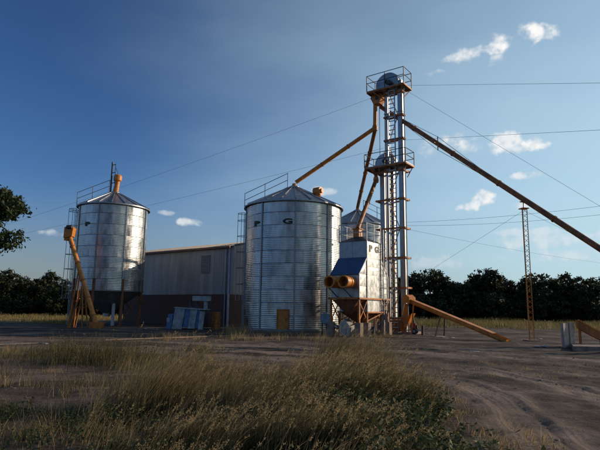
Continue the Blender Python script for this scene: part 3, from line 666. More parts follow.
# boots
for x, y in ((.43, -.22), (-.36, .24)):
    MB().prism([(-.62, -.05), (.62, -.05), (.62, .55), (.35, .9), (-.35, .9), (-.62, .55)], lambda u, v, t_: (u + x, t_ + y, v), -.2, .2).build('boot', RUSTO, T)
MB().add([(1.0, -.45, .95), (1.6, -.45, 1.35), (1.6, .15, 1.35), (1.0, .15, .95), (1.0, -.45, .35), (1.3, -.38, .75), (1.3, .1, .75), (1.0, .15, .35)], [(0, 1, 2, 3), (4, 7, 6, 5), (0, 4, 5, 1), (1, 5, 6, 2), (2, 6, 7, 3)]).build('intake_hopper', ORANGE, T)
MB().box((.25, 0, .02), (2.9, 1.8, .24)).build('plinth', CONC, T)
# distributor below the top head
dp = P(378, 98.5, 36.1); dl = Matrix.Rotation(-ROT, 4, 'Z') @ (dp - TC)
hexa = [(.46 * math.cos(a) * 1.05, .56 * math.sin(a)) for a in np.linspace(0, 2 * math.pi, 7)[:-1]]
ds = MB().prism(hexa, lambda u, v, t_: (dl.x + u, dl.y + t_, dl.z + v), -.3, .3).build('distributor', ORANGE, T)
MB().box((dl.x + .05, dl.y - .31, dl.z + .05), (.22, .04, .5)).build('inspection_hatch', DARK, ds)
MB().bar((dl.x, dl.y, dl.z + .5), (dl.x + .25, (dl.y - .2) / 2, ZP1 + .1), .34).build('head_chute', ORANGE, ds)

# ------------------------------------------------------------------ spouts
def pipe_thing(name, label, pts, r, m=PIPEM, cat='spout pipe', flange=3.0, n=14):
    t = thing(name, label, cat, pts[0]); o = Vector(pts[0])
    for a, b in zip(pts[:-1], pts[1:]):
        a, b = Vector(a) - o, Vector(b) - o; MB().tube(a, b, r, n=n).build('pipe', m, t, True, 50)
        L = (b - a).length; k = int(L / flange)
        for q in range(1, k + 1):
            c = a.lerp(b, q / (k + 1)); d = (b - a).normalized() * .04; MB().tube(c - d, c + d, r * 1.22, n=n).build('pipe_flange', RUSTO, t, True, 50)
    for p in pts[1:-1]:
        p = Vector(p) - o; MB().lathe([(0, -.22), (r * 1.25, -.2), (r * 1.45, 0), (r * 1.2, .2), (0, .22)], 12, tuple(p)).build('elbow', ORANGE, t, True, 50)
    return t
jb = P(375, 128, 36.3); j0 = P(375.3, 104, 36.2)
pipe_thing('spout_pipe', 'orange spout pipe running from the tower distributor down to the large silo roof', [j0, jb, Vector((BX + .12, BY - .05, BA + .42))], .15, ORANGE)
pipe_thing('spout_pipe', 'long steep spout pipe ending on the half-hidden silo behind the dryer', [jb + Vector((.02, .1, -.1)), Vector((TX, TY, TA + .36))], .15, PIPEM)
it_ = world(dry, (-.1, -.1, z_3 + .94)); h2 = P(376.5, 168, 35.9)
pipe_thing('spout_pipe', 'bent spout pipe from under the lower platform into the dryer roof', [h2, P(376, 180, 35.7), it_], .14, PIPEM)
# long outlet pipe to the loading place, carried by the lattice mast
MD = 28.0; mb_ = P(531, 335, MD); MBASE = Vector((mb_.x, mb_.y, 0)); 
ps = P(381, 107, 36.3); pmid = P(523.2, 199, MD); dv = pmid - ps
pend = ps + dv * 2.02
lp = pipe_thing('outlet_pipe', 'very long brown outlet pipe sloping from the tower over the lattice mast', [ps, pend], .155, PIPEM, 'pipe', 4.2)
km = ps + dv * .47 - ps; 
br_ = MB(); upv = Vector((0, 0, 1)); side = dv.cross(upv).normalized()
br_.bar(km - upv * .45, km + upv * .5, .05); br_.bar(km - side * .4, km + side * .4, .05); br_.build('truss_bracket', RUSTO, lp)
wr = MB()
for c, e0, e1 in ((km + upv * .48, .08, .92), (km - upv * .43, .06, .95), (km - side * .38, .06, .95)):
    for e in (e0, e1): wr.tube(dv * e, c, .014, n=4)
wr.build('truss_cable', WIRE, lp)
# receiving cone where the pipe ends, past the frame
rc = thing('loading_hopper', 'steel loading hopper on four legs under the outlet pipe end', 'hopper', (pend.x, pend.y, 0))
ph = max(pend.z, .9)
MB().lathe([(.75, ph + .12), (.2, ph - .6), (.2, ph - .75)], 16).build('cone', GALVF, rc, True)
for k in range(4): a = k * math.pi / 2 + .4; MB().bar((.72 * math.cos(a), .72 * math.sin(a), -.05), (.70 * math.cos(a), .70 * math.sin(a), ph + .08), .07).build('leg', RUSTO, rc)

# lattice mast
MT = pmid.z - .55; mast = thing('lattice_mast', 'slim rusty lattice mast propping the long outlet pipe', 'mast', MBASE, R(12))
mtop = Vector((pmid.x - MBASE.x, pmid.y - MBASE.y, 0)); mtop = Matrix.Rotation(-R(12), 4, 'Z') @ mtop
cor = [Vector((.155 * math.cos(a), .155 * math.sin(a), 0)) for a in (R(90), R(210), R(330))]
for c in cor: MB().tube(c + Vector((0, 0, -.05)), c + mtop + Vector((0, 0, MT)), .024, n=6).build('chord', ORANGE, mast, True)
nb = 26; pos = lambda c, f: c + mtop * f + Vector((0, 0, MT * f))
for k in range(nb):
    m = MB()
    for q in range(3):
        a, b = cor[q], cor[(q + 1) % 3]
        if k % 2: a, b = b, a
        m.tube(pos(a, (k + .1) / nb), pos(b, (k + .95) / nb), .011, n=4)
    m.build('lacing', ORANGE, mast)
MB().box((mtop.x, mtop.y, MT), (.4, .4, .05)).build('top_plate', ORANGE, mast)
MB().tube((mtop.x, mtop.y, MT), (mtop.x, mtop.y, MT + .5), .035, n=8).build('prop_pin', STEEL, mast, True)
sd_ = MB(); sd_.bar((mtop.x - .2, mtop.y, MT + .38), (mtop.x + .2, mtop.y, MT + .38), .08, .06); sd_.build('saddle', ORANGE, mast)
MB().box((0, 0, .0), (.6, .6, .16)).build('footing', CONC, mast)

# ------------------------------------------------------------------ conveyors
def auger(name, label, lo, hi, r, m, legs, headbox=True, sag=0):
    t = thing(name, label, 'conveyor', (lo.x, lo.y, 0)); o = Vector((lo.x, lo.y, 0)); a, b = lo - o, hi - o
    d = (b - a).normalized()
    MB().tube(a, b, r, n=14).build('tube', m, t, True, 50)
    for f in np.linspace(.12, .88, 5): c = a.lerp(b, f); MB().tube(c - d * .04, c + d * .04, r * 1.2, n=14).build('flange', RUSTO, t, True, 50)
    return t, a, b, d
a0 = G(97, 327); a0 = P(97, 323, 36.5); a0.z = .15; a1 = P(69.5, 236, 37.2)
t, a, b, d = auger('inclined_auger', 'steep orange auger rising beside the raised hopper silo', a0, a1, .165, ORANGE, 0)
hb = MB(); hb.prism([(-.3, -.42), (.3, -.3), (.36, .32), (.1, .5), (-.28, .36)], lambda u, v, t_: (b.x - .02 + u, b.y + t_, b.z + .25 + v), -.28, .28); hb.build('discharge_head', ORANGE, t)
MB().tube((b.x - .1, b.y - .34, b.z + .62), (b.x + .28, b.y - .34, b.z + .62), .14, n=12).build('motor', DARK, t, True, 40)
MB().bar((b.x - .15, b.y, b.z + .0), (b.x - .18, b.y, b.z - .35), .3).build('chute', ORANGE, t)
MB().box((a.x, a.y, .18), (.8, .7, .5)).build('inlet_hopper', RUSTO, t)
for f, sx in ((.47, -.55), (.47, .35), (.62, -.3)):
    c = a.lerp(b, f)
    for s in (-.45, .45): MB().bar((c.x + sx, c.y + s, -.04), (c.x, c.y + s * .3, c.z - .1), .08).build('support_leg', RUSTO, t)
    MB().bar((c.x + sx * .5, c.y - .36, c.z * .45), (c.x + sx * .5, c.y + .36, c.z * .45), .06).build('cross_tie', RUSTO, t)
b0 = P(508, 340.5, 27.5); b0.z = .0; b1 = P(408, 300, 33.8)
t = thing('trough_conveyor', 'long low orange trough conveyor from the yard up to the tower foot', 'conveyor', (b0.x, b0.y, 0)); o = Vector((b0.x, b0.y, 0)); a, b = b0 - o, b1 - o
d = (b - a).normalized(); sx = d.cross(Vector((0, 0, 1))).normalized(); un = sx.cross(d)
m = MB(); prof_ = [(-.16, .12), (-.16, -.04), (-.08, -.14), (.08, -.14), (.16, -.04), (.16, .12)]
m.add([q + sx * u + un * v for q in (a, b) for u, v in prof_], [(i, i + 1, 7 + i, 6 + i) for i in range(5)] + [(0, 1, 2, 3, 4, 5), (11, 10, 9, 8, 7, 6)]); m.build('trough', ORANGE, t)
nl = 6
for k in range(nl):
    q0 = a.lerp(b, .12 + .88 * k / nl) + un * .13; q1 = a.lerp(b, .12 + .88 * (k + .97) / nl) + un * .13; MB().bar(q0, q1, .36, .03).build('lid', ORANGE, t)
MB().prism([(-.4, -.22), (.18, -.22), (.22, .22), (-.14, .32), (-.4, .14)], lambda u, v, t_: b + Vector((0, 0, .02)) + sx * t_ + Vector((d.x, d.y, 0)).normalized() * u + Vector((0, 0, v)), -.28, .28).build('drive_head', ORANGE, t)
MB().bar(b + Vector((-.1, 0, -.25)), b + Vector((-.25, .1, -1.0)), .26).build('chute', ORANGE, t)
c = a.lerp(b, .60)
for s in (-.3, .3): MB().bar(c + sx * s * .6 - un * .12, Vector((c.x - .25, c.y, -.03)) + sx * s * 1.3, .06).build('support_leg', DARK, t)
MB().box((c.x - .25, c.y, .0), (.9, .5, .08), .3).build('base_slab', CONC, t)
for s in (-.25, .25): MB().bar(b + sx * s - d * .3 - un * .15, Vector((b.x, b.y, -.03)) + sx * s - d * .3 * Vector((1, 1, 0)).length * 0, .07).build('support_leg', RUSTO, t)
# red engine on a wheeled frame by the tower foot
ep = P(413.5, 331, 34.2); en = thing('engine_cart', 'small red engine on a pale wheeled frame beside the tower foot', 'engine', (ep.x, ep.y, 0), R(-20))
MB().box((0, 0, .62), (.42, .4, .55)).build('engine_block', REDP, en); MB().tube((0, 0, .88), (0, 0, 1.12), .12, n=12).build('air_filter', DARK, en, True, 40)
MB().tube((.22, 0, .6), (.34, 0, .6), .17, n=16).build('pulley', DARK, en, True, 40)
m = MB()
for y in (-.25, .25): m.bar((-.5, y, .32), (.75, y, .32), .07)
for x in (-.5, 0, .7): m.bar((x, -.25, .322), (x, .25, .322), .06)
m.bar((.72, 0, .32), (1.2, 0, .55), .05); m.build('cart_frame', STEEL, en); en.scale = (.8, .8, .8)
for y in (-.36, .36):
    wv_ = MB().tube((.1, y - .05, .25), (.1, y + .05, .25), .25, n=20).build('wheel', RUB, en, True, 40); MB().tube((.1, y - .06, .25), (.1, y + .06, .25), .11, n=12).build('rim', STEEL, wv_, True, 40)
bl = P(422.5, 333, 33.4); st_ = thing('marker_post', 'short dark post standing in the dirt near the engine cart', 'post', (bl.x, bl.y, 0))
MB().tube((0, 0, -.06), (.02, 0, .55), .09, .08, n=10).build('stake', DARK, st_, True, 40); MB().tube((.02, 0, .54), (.02, 0, .60), .1, .06, n=10).build('cap', DARK, st_, True, 40)

# ------------------------------------------------------------------ unloading pit at the right
pp = P(573, 344, 23.0); PZ = thing('unloading_pit', 'concrete unloading slab with two upright concrete blocks and orange curved guard', 'loading pit', (pp.x, pp.y, 0), R(-6))
MB().prism([(-.35, 0), (3.2, -.05), (5.5, 0), (5.5, 2.0), (.35, 2.0)], lambda u, v, t_: (u, v - .9, t_), -.08, .16).build('slab', CONC, PZ)
BLK = mat('pale_block', (.34, .25, .20), (.48, .37, .30), .9, 0, 4, .2, 20)
for k in range(2): MB().box((-.02 + .39 * k, .75 + .31 * k, .52), (.12, .46, 1.12 + .05 * k), R(-46)).build('upright_block', BLK, PZ)
pts = []
n = 14
for q in range(n + 1):
    f = q / n; x = .72 + f * 2.4; z = .30 + .92 * (1 - f) ** 1.7; pts.append((x, z))
m = MB(); vs = []
for (x, z) in pts:
    lo_ = max(.19, z - .36); vs += [(x, 1.02, z), (x, 1.30, z), (x, 1.30, lo_), (x, 1.02, lo_)]
fs = [(q * 4 + s, q * 4 + (s + 1) % 4, q * 4 + 4 + (s + 1) % 4, q * 4 + 4 + s) for q in range(n) for s in range(4)] + [(0, 1, 2, 3), tuple(n * 4 + k for k in (3, 2, 1, 0))]
gd = m.add(vs, fs).build('curved_guard', RUSTO, PZ)
m = MB()
for p, q in zip(pts[:-1], pts[1:]): m.bar((p[0], 1.04, p[1] + .02), (q[0], 1.04, q[1] + .02), .08, .05)
m.build('rim', ORANGE, gd)
for x_, z_ in ((.8, .95), (1.7, .4)): MB().bar((x_, 1.16, .1), (x_, 1.16, z_), .09).build('guard_leg', RUSTO, gd)

# ------------------------------------------------------------------ machine in front of the shed
mp_ = P(187, 334, 37.5); mc = thing('seed_cleaner', 'tilted blue machine with pale side panels parked before the brick wall', 'machine', (mp_.x, mp_.y, 0), R(-10))
def pan(x0, x1, zb_, zt, lean, y, m_, nm): return MB().prism([(x0, zb_), (x1, zb_), (x1 + lean, zt), (x0 + lean, zt + .04)], lambda u, v, t_: (u, t_, v), y, y + .06).build(nm, m_, mc)
pan(-1.0, -.25, -.03, 1.52, .22, -.5, MACH, 'side_panel'); pan(.22, .72, .05, 1.48, .18, -.5, MACH, 'side_panel'); pan(.98, 1.34, .0, 1.25, .12, -.5, MACH, 'side_panel')
pan(-.2, .18, .1, 1.42, .18, -.42, BLUEP, 'inner_panel'); pan(.74, .96, .1, 1.4, .15, -.42, BLUEP, 'inner_panel')
MB().prism([(-1.45, -.03), (-1.05, -.03), (-.95, 1.0), (-1.3, 1.05)], lambda u, v, t_: (u, t_, v), -.45, .35).build('end_box', BLUEP, mc)
MB().box((-1.28, -.47, .62), (.22, .05, .32)).build('control_plate', MACH, mc)
MB().box((.22, .06, .78), (2.3, .84, 1.3)).build('frame_body', DARK, mc)
MB().bar((-.85, -.1, 1.50), (1.55, -.1, 1.40), .95, .07).build('top_deck', MACH, mc)
for x, h in ((.15, .62), (.62, .68)): MB().tube((x, .0, 1.42), (x, .0, 1.45 + h), .12, n=12).build('cylinder', DARK, mc, True, 40)
MB().box((1.0, .0, 2.18), (1.25, .5, .34)).build('upper_hopper', MACH, mc); MB().bar((1.32, .0, 1.38), (1.32, .0, 2.03), .22).build('post', MACH, mc); MB().bar((.5, .0, 1.4), (.5, .0, 2.03), .1).build('post', DARK, mc)
bp_ = P(215.5, 331, 38.0); ba = thing('barrel', 'rusty orange barrel standing by the tilted blue machine', 'barrel', (bp_.x, bp_.y, 0))
MB().lathe([(0, -.02), (.30, -.02), (.32, .0), (.32, .38), (.345, .41), (.32, .44), (.32, .80), (.345, .83), (.32, .86), (.32, 1.2), (.29, 1.22), (.29, 1.18), (0, 1.18)], 22).build('barrel_shell', RUSTO, ba, True, 35)
MB().tube((.12, 0, 1.17), (.12, 0, 1.23), .05, n=8).build('bung', DARK, ba, True)
# long pale pipes lying on the ground in front of the left yard
for k, (p, q, lab) in enumerate(((G(-20, 345.5), G(57, 344), 'short pale pipe lying on the dirt in front of the hopper silo'), (G(105, 341.5), G(247, 335.5), 'long pale pipe lying on the dirt before the shed'))):
    m = MB().tube((p.x, p.y, gz(p.x, p.y) + .03), (q.x, q.y, gz(q.x, q.y) + .02), .030, n=10); tag(m.build('ground_pipe', CONC, None, True), lab, 'pipe')

# ------------------------------------------------------------------ wires
def wire(name, label, a, b, sag=.0, r=.008, group=None, cat='cable'):
    n = 14; a, b = Vector(a), Vector(b); pts = [a.lerp(b, k / n) - Vector((0, 0, 4 * sag * (k / n) * (1 - k / n))) for k in range(n + 1)]
    o = a.copy(); m = MB().path([p - o for p in pts], r, 5); ob = m.build(name, WIRE); ob.location = o; return tag(ob, label, cat, group)
def to_ground(a, px, py, Yd):
    p = P(px, py, Yd); d = p - a; return a + d * ((a.z + .05) / -d.z)
ZT = ZP1 - .1
def tw(px, py): return P(px, py, 35.3)
poleL = P(-34, 236, 62)
def pole(name, label, x, y, h):
    t = thing(name, label, 'utility pole', (x, y, 0)); MB().tube((0, 0, -.1), (0, 0, h), .16, .11, n=10).build('post', WOOD, t, True)
    MB().box((0, 0, h - .25), (1.8, .1, .12)).build('crossarm', WOOD, t)
    for s in (-.8, -.4, .4, .8): MB().tube((s, 0, h - .19), (s, 0, h - .04), .05, .03, n=8).build('insulator', WHITEP, t, True)
    return t
pole('utility_pole', 'wooden utility pole beyond the field on the hopper silo side', poleL.x, poleL.y, poleL.z + .3)
wire('guy_cable', 'upper thin cable from the tower top towards the hopper silo side', tw(385, 93), poleL + Vector((.4, 0, .0)), .35)
wire('guy_cable', 'lower thin cable from the lower platform passing behind the hopper silo', tw(384, 148), poleL + Vector((-.4, 0, -1.2)) + Vector((.4, 0, 0)), .25)
a = tw(401, 85.5); wire('guy_cable', 'nearly level guy wire from the tower top platform', a, to_ground(a, 600, 83, 21), 0)
a = tw(402, 140.2); wire('guy_cable', 'nearly level guy wire just above the lower platform', a, to_ground(a, 600, 130, 21), 0)
a = tw(402, 88); wire('guy_cable', 'guy wire slanting down from the tower top above the outlet pipe', a, to_ground(a, 593, 202, 28), 0)
poleR = P(690, 195, 26); pole('utility_pole', 'wooden utility pole past the loading hopper', poleR.x, poleR.y, poleR.z + .1)
wire('power_line', 'upper of two parallel power lines crossing at mid tower height', tw(401, 222.5), poleR + Vector((-.4, 0, 0)), .25, group='parallel power lines')
wire('power_line', 'lower of two parallel power lines crossing at mid tower height', tw(401, 225.5), poleR + Vector((.4, 0, -.35)) + Vector((0, .3, .0)), .35, group='parallel power lines')
poleF = P(660, 268, 74); pole('utility_pole', 'wooden utility pole standing among the trees beyond the pit', poleF.x, poleF.y, poleF.z + .1)
wire('power_line', 'single power line running from the tower towards the trees', tw(401, 228), poleF, .5)
mt_ = MBASE + Vector((0, 0, 0)); top = Vector((pmid.x, pmid.y, MT - .1))
ga = P(437, 266, 39); dd = ga - top; wire('guy_wire', 'guy wire from the lattice mast down towards the trees by the tower', top, top + dd * ((top.z + .05) / -dd.z), 0, .007)
ga = P(600, 247, 33); dd = ga - top; wire('guy_wire', 'guy wire from the lattice mast down to the field behind the pit', top, top + dd * ((top.z + .05) / -dd.z), 0, .007)

# ------------------------------------------------------------------ trees
def leaf_cloud(seed, lobes, nleaf, size, clump=.5):
    """lobes: list of (x, y, z, rx, ry, rz).  leaves in clumps over each lobe's shell and volume"""
    g_ = np.random.default_rng(seed); C = []; tw_ = []
    vol = np.array([l[3] * l[4] * l[5] for l in lobes]) ** .75; cnt = (vol / vol.sum() * nleaf).astype(int)
    for l, n in zip(lobes, cnt):
        nc = max(4, n // 42); u = g_.normal(size=(nc, 3)); u /= np.linalg.norm(u, axis=1)[:, None]; rad = g_.uniform(.35, 1.06, nc) ** .6
        cc = np.array(l[:3]) + u * rad[:, None] * np.array(l[3:6]); idx = g_.integers(0, nc, n)
        cs = g_.uniform(.6, 1.3, nc) * clump
        C.append(cc[idx] + g_.normal(size=(n, 3)) * cs[idx][:, None] * np.array([.5, .5, .38])); tw_.append(np.clip(g_.random(nc)[idx] * .7 + g_.random(n) * .3, 0, 1))
    C = np.concatenate(C); tw_ = np.concatenate(tw_); n = len(C)
    d = g_.normal(size=(n, 3)); d /= np.linalg.norm(d, axis=1)[:, None]; e = np.cross(d, g_.normal(size=(n, 3))); e /= np.linalg.norm(e, axis=1)[:, None]
    s = size * g_.uniform(.6, 1.3, n)[:, None]; d *= s; e *= s * .45
    V = np.stack([C - d, C + e, C + d, C - e], 1).reshape(-1, 3); q = np.arange(n) * 4
    return V, np.stack([q, q + 1, q + 2, q + 3], -1), np.repeat(tw_, 4)
def limbs(h, r, tips, name, lean=(0, 0)):
    m = MB(); top = Vector((lean[0], lean[1], h)); n = 5; prev = Vector((0, 0, -.15)); pr = r * 1.35
    g_ = random.Random(int(h * 100))
    for k in range(1, n + 1):
        f = k / n; p = Vector((lean[0] * f + g_.uniform(-.1, .1) * r * 3, lean[1] * f + g_.uniform(-.1, .1) * r * 3, h * f)); m.tube(prev, p, pr, r * (1 - .45 * f), n=9); prev, pr = p, r * (1 - .45 * f)
    for tp in tips:
        tp = Vector(tp); f = g_.uniform(.55, .98); b = Vector((lean[0] * f, lean[1] * f, h * f)); mid = b.lerp(tp, .5) + Vector((g_.uniform(-.3, .3), g_.uniform(-.3, .3), .25)); m.tube(b, mid, r * .42, r * .24, n=6); m.tube(mid, tp, r * .24, r * .06, n=5)
    return m.mesh(name, BARK, True, 60)
protos = []
for k, (spread, hh, low) in enumerate(((3.2, 7.6, .9), (3.9, 8.4, .7), (2.7, 6.6, .6), (3.5, 7.0, .5))):
    g_ = random.Random(40 + k); lobes = []
    for q in range(12):
        a = g_.uniform(0, 6.28); rr = spread * g_.uniform(.1, .8); z = g_.uniform(low + 1.2, hh - 1.0); s = g_.uniform(.85, 1.6) * (1.15 - .35 * z / hh); lobes.append((rr * math.cos(a), rr * math.sin(a), z, s * 1.25, s * 1.25, s))
    for q in range(10):
        a = g_.uniform(0, 6.28); rr = spread * g_.uniform(.3, .95); lobes.append((rr * math.cos(a), rr * math.sin(a), low + g_.uniform(.3, 2.2), 1.5, 1.5, 1.1))
    lobes.append((0, 0, hh - .9, 1.2, 1.2, .9))
    V, Q, tn = leaf_cloud(60 + k, lobes, 13000, .21, .45)
    protos.append((limbs(hh * .62, .17, [l[:3] for l in lobes[:9]], 'trunk'), np_mesh('crown', V, Q, TREEF, tn), hh))
TL = ['broad dark tree with rounded crown in the tree line', 'tall dark tree with uneven crown in the tree line', 'narrow dark tree in the tree line', 'low spreading dark tree in the tree line']
def tree(px, top_py, Yd, k, side, wide=1.0):
    tr, cr, hh = protos[k]; p = P(px, 308, Yd); z = ZA(px, top_py, Yd); s = z / hh
    t = thing('broadleaf_tree', TL[k] + (' beyond the mast' if side > 0 else ' behind the hopper silo'), 'tree', (p.x, p.y, 0), random.uniform(0, 6.28), 'trees beyond the mast' if side > 0 else 'trees behind the hopper silo')
    t.scale = (s * wide, s * wide, s); put('trunk', tr, t); put('crown', cr, t)
for px, py, Yd, k in ((406, 276, 82, 2), (417, 272, 80, 0), (430, 267, 84, 1), (439, 271, 81, 0), (449, 283, 86, 2), (458, 287, 82, 3), (468, 281, 84, 2), (477, 274, 80, 3), (487, 267, 82, 1), (494, 269, 79, 0), (504, 278, 84, 2), (514, 281, 81, 3), (527, 277, 83, 0),
                      (538, 272, 79, 1), (546, 275, 84, 3), (556, 279, 80, 2), (567, 273, 82, 0), (579, 277, 78, 3), (588, 282, 83, 2), (598, 276, 83, 1), (615, 274, 80, 0), (633, 278, 82, 1), (655, 272, 80, 3), (394, 280, 84, 3), (380, 278, 84, 0), (462, 290, 92, 1), (508, 284, 92, 0)):
    tree(px, py, Yd, k, 1, 1.1)
for px, py, Yd, k in ((-22, 268, 74, 1), (4, 269, 72, 0), (20, 277, 76, 3), (35, 279, 74, 2), (48, 271, 76, 0), (60, 279, 73, 3), (75, 281, 76, 1), (92, 283, 74, 3), (110, 284, 76, 2), (130, 284, 75, 0), (-50, 266, 75, 3)):
    tree(px, py, Yd, k, -1, 1.15)
# big near tree at the left edge
tp = P(-42, 318, 24.5)
t = thing('broadleaf_tree', 'large overhanging tree with drooping leafy branches, beside the open field', 'tree', (tp.x, tp.y, 0))
def rel(px, py, dy=0): q = P(px, py, 24.5 + dy); return (q.x - tp.x, dy, q.z)
lob = [(*rel(-52, 182), 1.9, 2.0, 1.0), (*rel(0, 203), .95, 1.1, .66), (*rel(-8, 214), .9, 1.0, .6), (*rel(10, 210), .62, .8, .42), (*rel(6, 240), .55, .7, .35), (*rel(14, 236), .40, .5, .32), (*rel(-14, 246), .7, .8, .45), (*rel(-60, 200, 1), 1.6, 1.5, 1.2), (*rel(-80, 190, -1), 1.6, 1.5, 1.4), (*rel(-45, 210, -1.2), 1.3, 1.2, 1.0), (*rel(-30, 235, 1.2), 1.1, 1.1, .8), (*rel(-75, 235, .5), 1.3, 1.2, .9), (*rel(6, 197, .3), .7, .8, .42), (*rel(19, 209, .1), .34, .4, .28), (*rel(13, 248, 0), .3, .3, .2)]
V, Q, tn = leaf_cloud(5, lob, 30000, .095, .27)
put('trunk', limbs(rel(-42, 205)[2], .26, [l[:3] for l in lob], 'trunk'), t); put('crown', np_mesh('crown', V, Q, TREEL, tn), t)

# ------------------------------------------------------------------ grass and weeds
def blades(n, x, y, h, wd, lean, bend, tint, seg=3, seed=0, zf=None):
    g_ = np.random.default_rng(seed); z = ground_z(x, y) - .02 if zf is None else zf
    az = g_.uniform(0, 2 * math.pi, n); lx = lean[0] + np.cos(az) * bend; ly = lean[1] + np.sin(az) * bend
    th = g_.uniform(0, math.pi, n); wx = np.cos(th) * wd / 2; wy = np.sin(th) * wd / 2
    Vs = []; 
    for k in range(seg + 1):
        f = k / seg; cx = x + lx * h * f ** 2; cy = y + ly * h * f ** 2; cz = z + h * f * (1 - .18 * f * (np.abs(lx) + np.abs(ly)))
        ww = (1 - f * .9)
        if k < seg: Vs += [np.stack([cx - wx * ww, cy - wy * ww, cz], -1), np.stack([cx + wx * ww, cy + wy * ww, cz], -1)]
        else: Vs.append(np.stack([cx, cy, cz], -1))
    m = 2 * seg + 1; V = np.stack(Vs, 1).reshape(-1, 3); o = np.arange(n)[:, None] * m
    tri = []
    for k in range(seg - 1): tri += [[2 * k, 2 * k + 1, 2 * k + 3], [2 * k, 2 * k + 3, 2 * k + 2]]
    tri.append([2 * seg - 2, 2 * seg - 1, 2 * seg])
    T_ = (o[:, :, None] + np.array(tri)[None]).reshape(-1, 3)
    tips = Vs[-1]; dirs = tips - (Vs[-3] + Vs[-2]) / 2
    return V, T_, np.repeat(tint, m), tips, dirs
def join(parts):
    V, T_, C = [], [], []; o = 0
    for v, t_, c in parts: V.append(v); T_.append(t_ + o); C.append(c); o += len(v)
    return np.concatenate(V), np.concatenate(T_), np.concatenate(C)
def seed_heads(tips, dirs, n_per, size, tint, seed):
    g_ = np.random.default_rng(seed); n = len(tips); d = dirs / np.linalg.norm(dirs, axis=1)[:, None]
    P_ = np.repeat(tips, n_per, 0) - np.repeat(d, n_per, 0) * g_.uniform(0, size * 6, (n * n_per, 1)); q = len(P_)
    a = g_.normal(size=(q, 3)) * .6 + np.repeat(d, n_per, 0); a /= np.linalg.norm(a, axis=1)[:, None]; b = np.cross(a, g_.normal(size=(q, 3))); b /= np.linalg.norm(b, axis=1)[:, None]
    V = np.stack([P_, P_ + a * size * 1.6 + b * size * .22, P_ + a * size * 1.6 - b * size * .22], 1).reshape(-1, 3); o = np.arange(q) * 3
    return V, np.stack([o, o + 1, o + 2], -1), np.full(q * 3, 0.0) + np.repeat(np.repeat(tint, n_per), 3)
def scatter(n, x0, x1, y0, y1, dens, seed):
    g_ = np.random.default_rng(seed); x = g_.uniform(x0, x1, n); y = g_.uniform(y0, y1, n); k = g_.random(n) < dens(x, y); return x[k], y[k]
def right_edge(y): return 1.72 + .035 * (y - 5) + .25 * np.sin(y * 1.7) + .18 * np.sin(y * 4.1 + 1)
def patch_d(x, y):
    d = np.clip((right_edge(y) - x) / .5, 0, 1) * np.clip((12.6 + .5 * np.sin(x * 1.3) + .35 * np.sin(x * 3.1) - y) / 1.2, 0, 1)
    lft = np.clip((x + 2.6 + .10 * (y - 6) + .4 * np.sin(y)) / 1.0, 0.0, 1)
    clump = np.clip(.42 + 2.1 * vnoise(x * 1.6 + 30, y * 1.6, 21) + .9 * vnoise(x * 4, y * 4, 22), .06, 1)
    bare = 1 - np.clip(1 - ((x + .1) / .75) ** 2 - ((y - 5.3) / .55) ** 2, 0, .35) / .35
    return d * lft * clump * bare
parts = []
x, y = scatter(175000, -5, 2.6, 3.4, 13.2, patch_d, 31); n = len(x)
hmap = np.clip(.62 + .9 * vnoise(x * .7 + 3, y * .7, 23), .3, 1) * np.clip(.55 + (y - 4) * .09, .5, 1) * np.clip(1.0 + .14 * np.clip(x, 0, 2), .7, 1.3)
h = 1.12 * hmap * rng.uniform(.45, 1.2, n); tint = np.clip(.40 + .75 * vnoise(x * .9 + 11, y * .9, 24) + rng.normal(0, .2, n), 0, 1) * np.clip(1.1 - .25 * np.clip(x - .3, 0, 3), .4, 1)
V, T_, C, tips, dirs = blades(n, x, y, h, rng.uniform(.006, .014, n), (.42, -.05), .36, tint, 3, 32); parts.append((V, T_, C))
x, y = scatter(11000, -4.6, 2.4, 3.6, 13.0, patch_d, 33); n = len(x)
h = np.clip(.62 + .9 * vnoise(x * .7 + 3, y * .7, 23), .4, 1) * np.clip(.6 + (y - 4) * .08, .55, 1) * rng.uniform(1.0, 1.55, n); tint = np.clip(rng.normal(.85, .15, n), 0, 1)
V, T_, C, tips, dirs = blades(n, x, y, h, rng.uniform(.006, .011, n), (.52, -.04), .25, tint, 4, 34); parts.append((V, T_, C)); parts.append(seed_heads(tips, dirs, 14, .016, tint, 35))
tg = put('tall_grass', np_mesh('tall_grass', *join(parts)[:2], GRASS, join(parts)[2])); tag(tg, 'tall dry grass with pale seed heads growing in the foreground', 'grass', None, 'stuff')

# sparse tufts over the yard
parts = []; g_ = np.random.default_rng(51)
def tuft(cx, cy, n, h, spread, tint, sd, wd=.009):
    x = cx + g_.normal(0, spread, n); y = cy + g_.normal(0, spread, n); hh = h * g_.uniform(.4, 1.1, n)
    v = blades(n, x, y, hh, g_.uniform(.6, 1.3, n) * wd, (.12, -.03), .5, np.clip(tint + g_.normal(0, .2, n), 0, 1), 3, sd); parts.append(v[:3])
for k in range(1050):
    cx = g_.uniform(-15, -2.4); cy = g_.uniform(5, 20)
    if vnoise(np.array([cx * .6]), np.array([cy * .6]), 52)[0] + .28 < g_.random() * .75: continue
    tuft(cx, cy, int(g_.uniform(18, 80)), g_.uniform(.12, .5), g_.uniform(.06, .3), g_.uniform(.0, .75), 53 + k)
for k in range(120): tuft(g_.uniform(-3, 9), g_.uniform(12.2, 14.5) + abs(g_.normal(0, 1.5)), int(g_.uniform(8, 30)), g_.uniform(.05, .16), .1, g_.uniform(.3, .8), 700 + k)
for k in range(60):
    cx = g_.uniform(2.2, 3.0); cy = g_.uniform(4, 12); tuft(cx, cy, 25, g_.uniform(.08, .22), .12, g_.uniform(.3, .9), 900 + k)
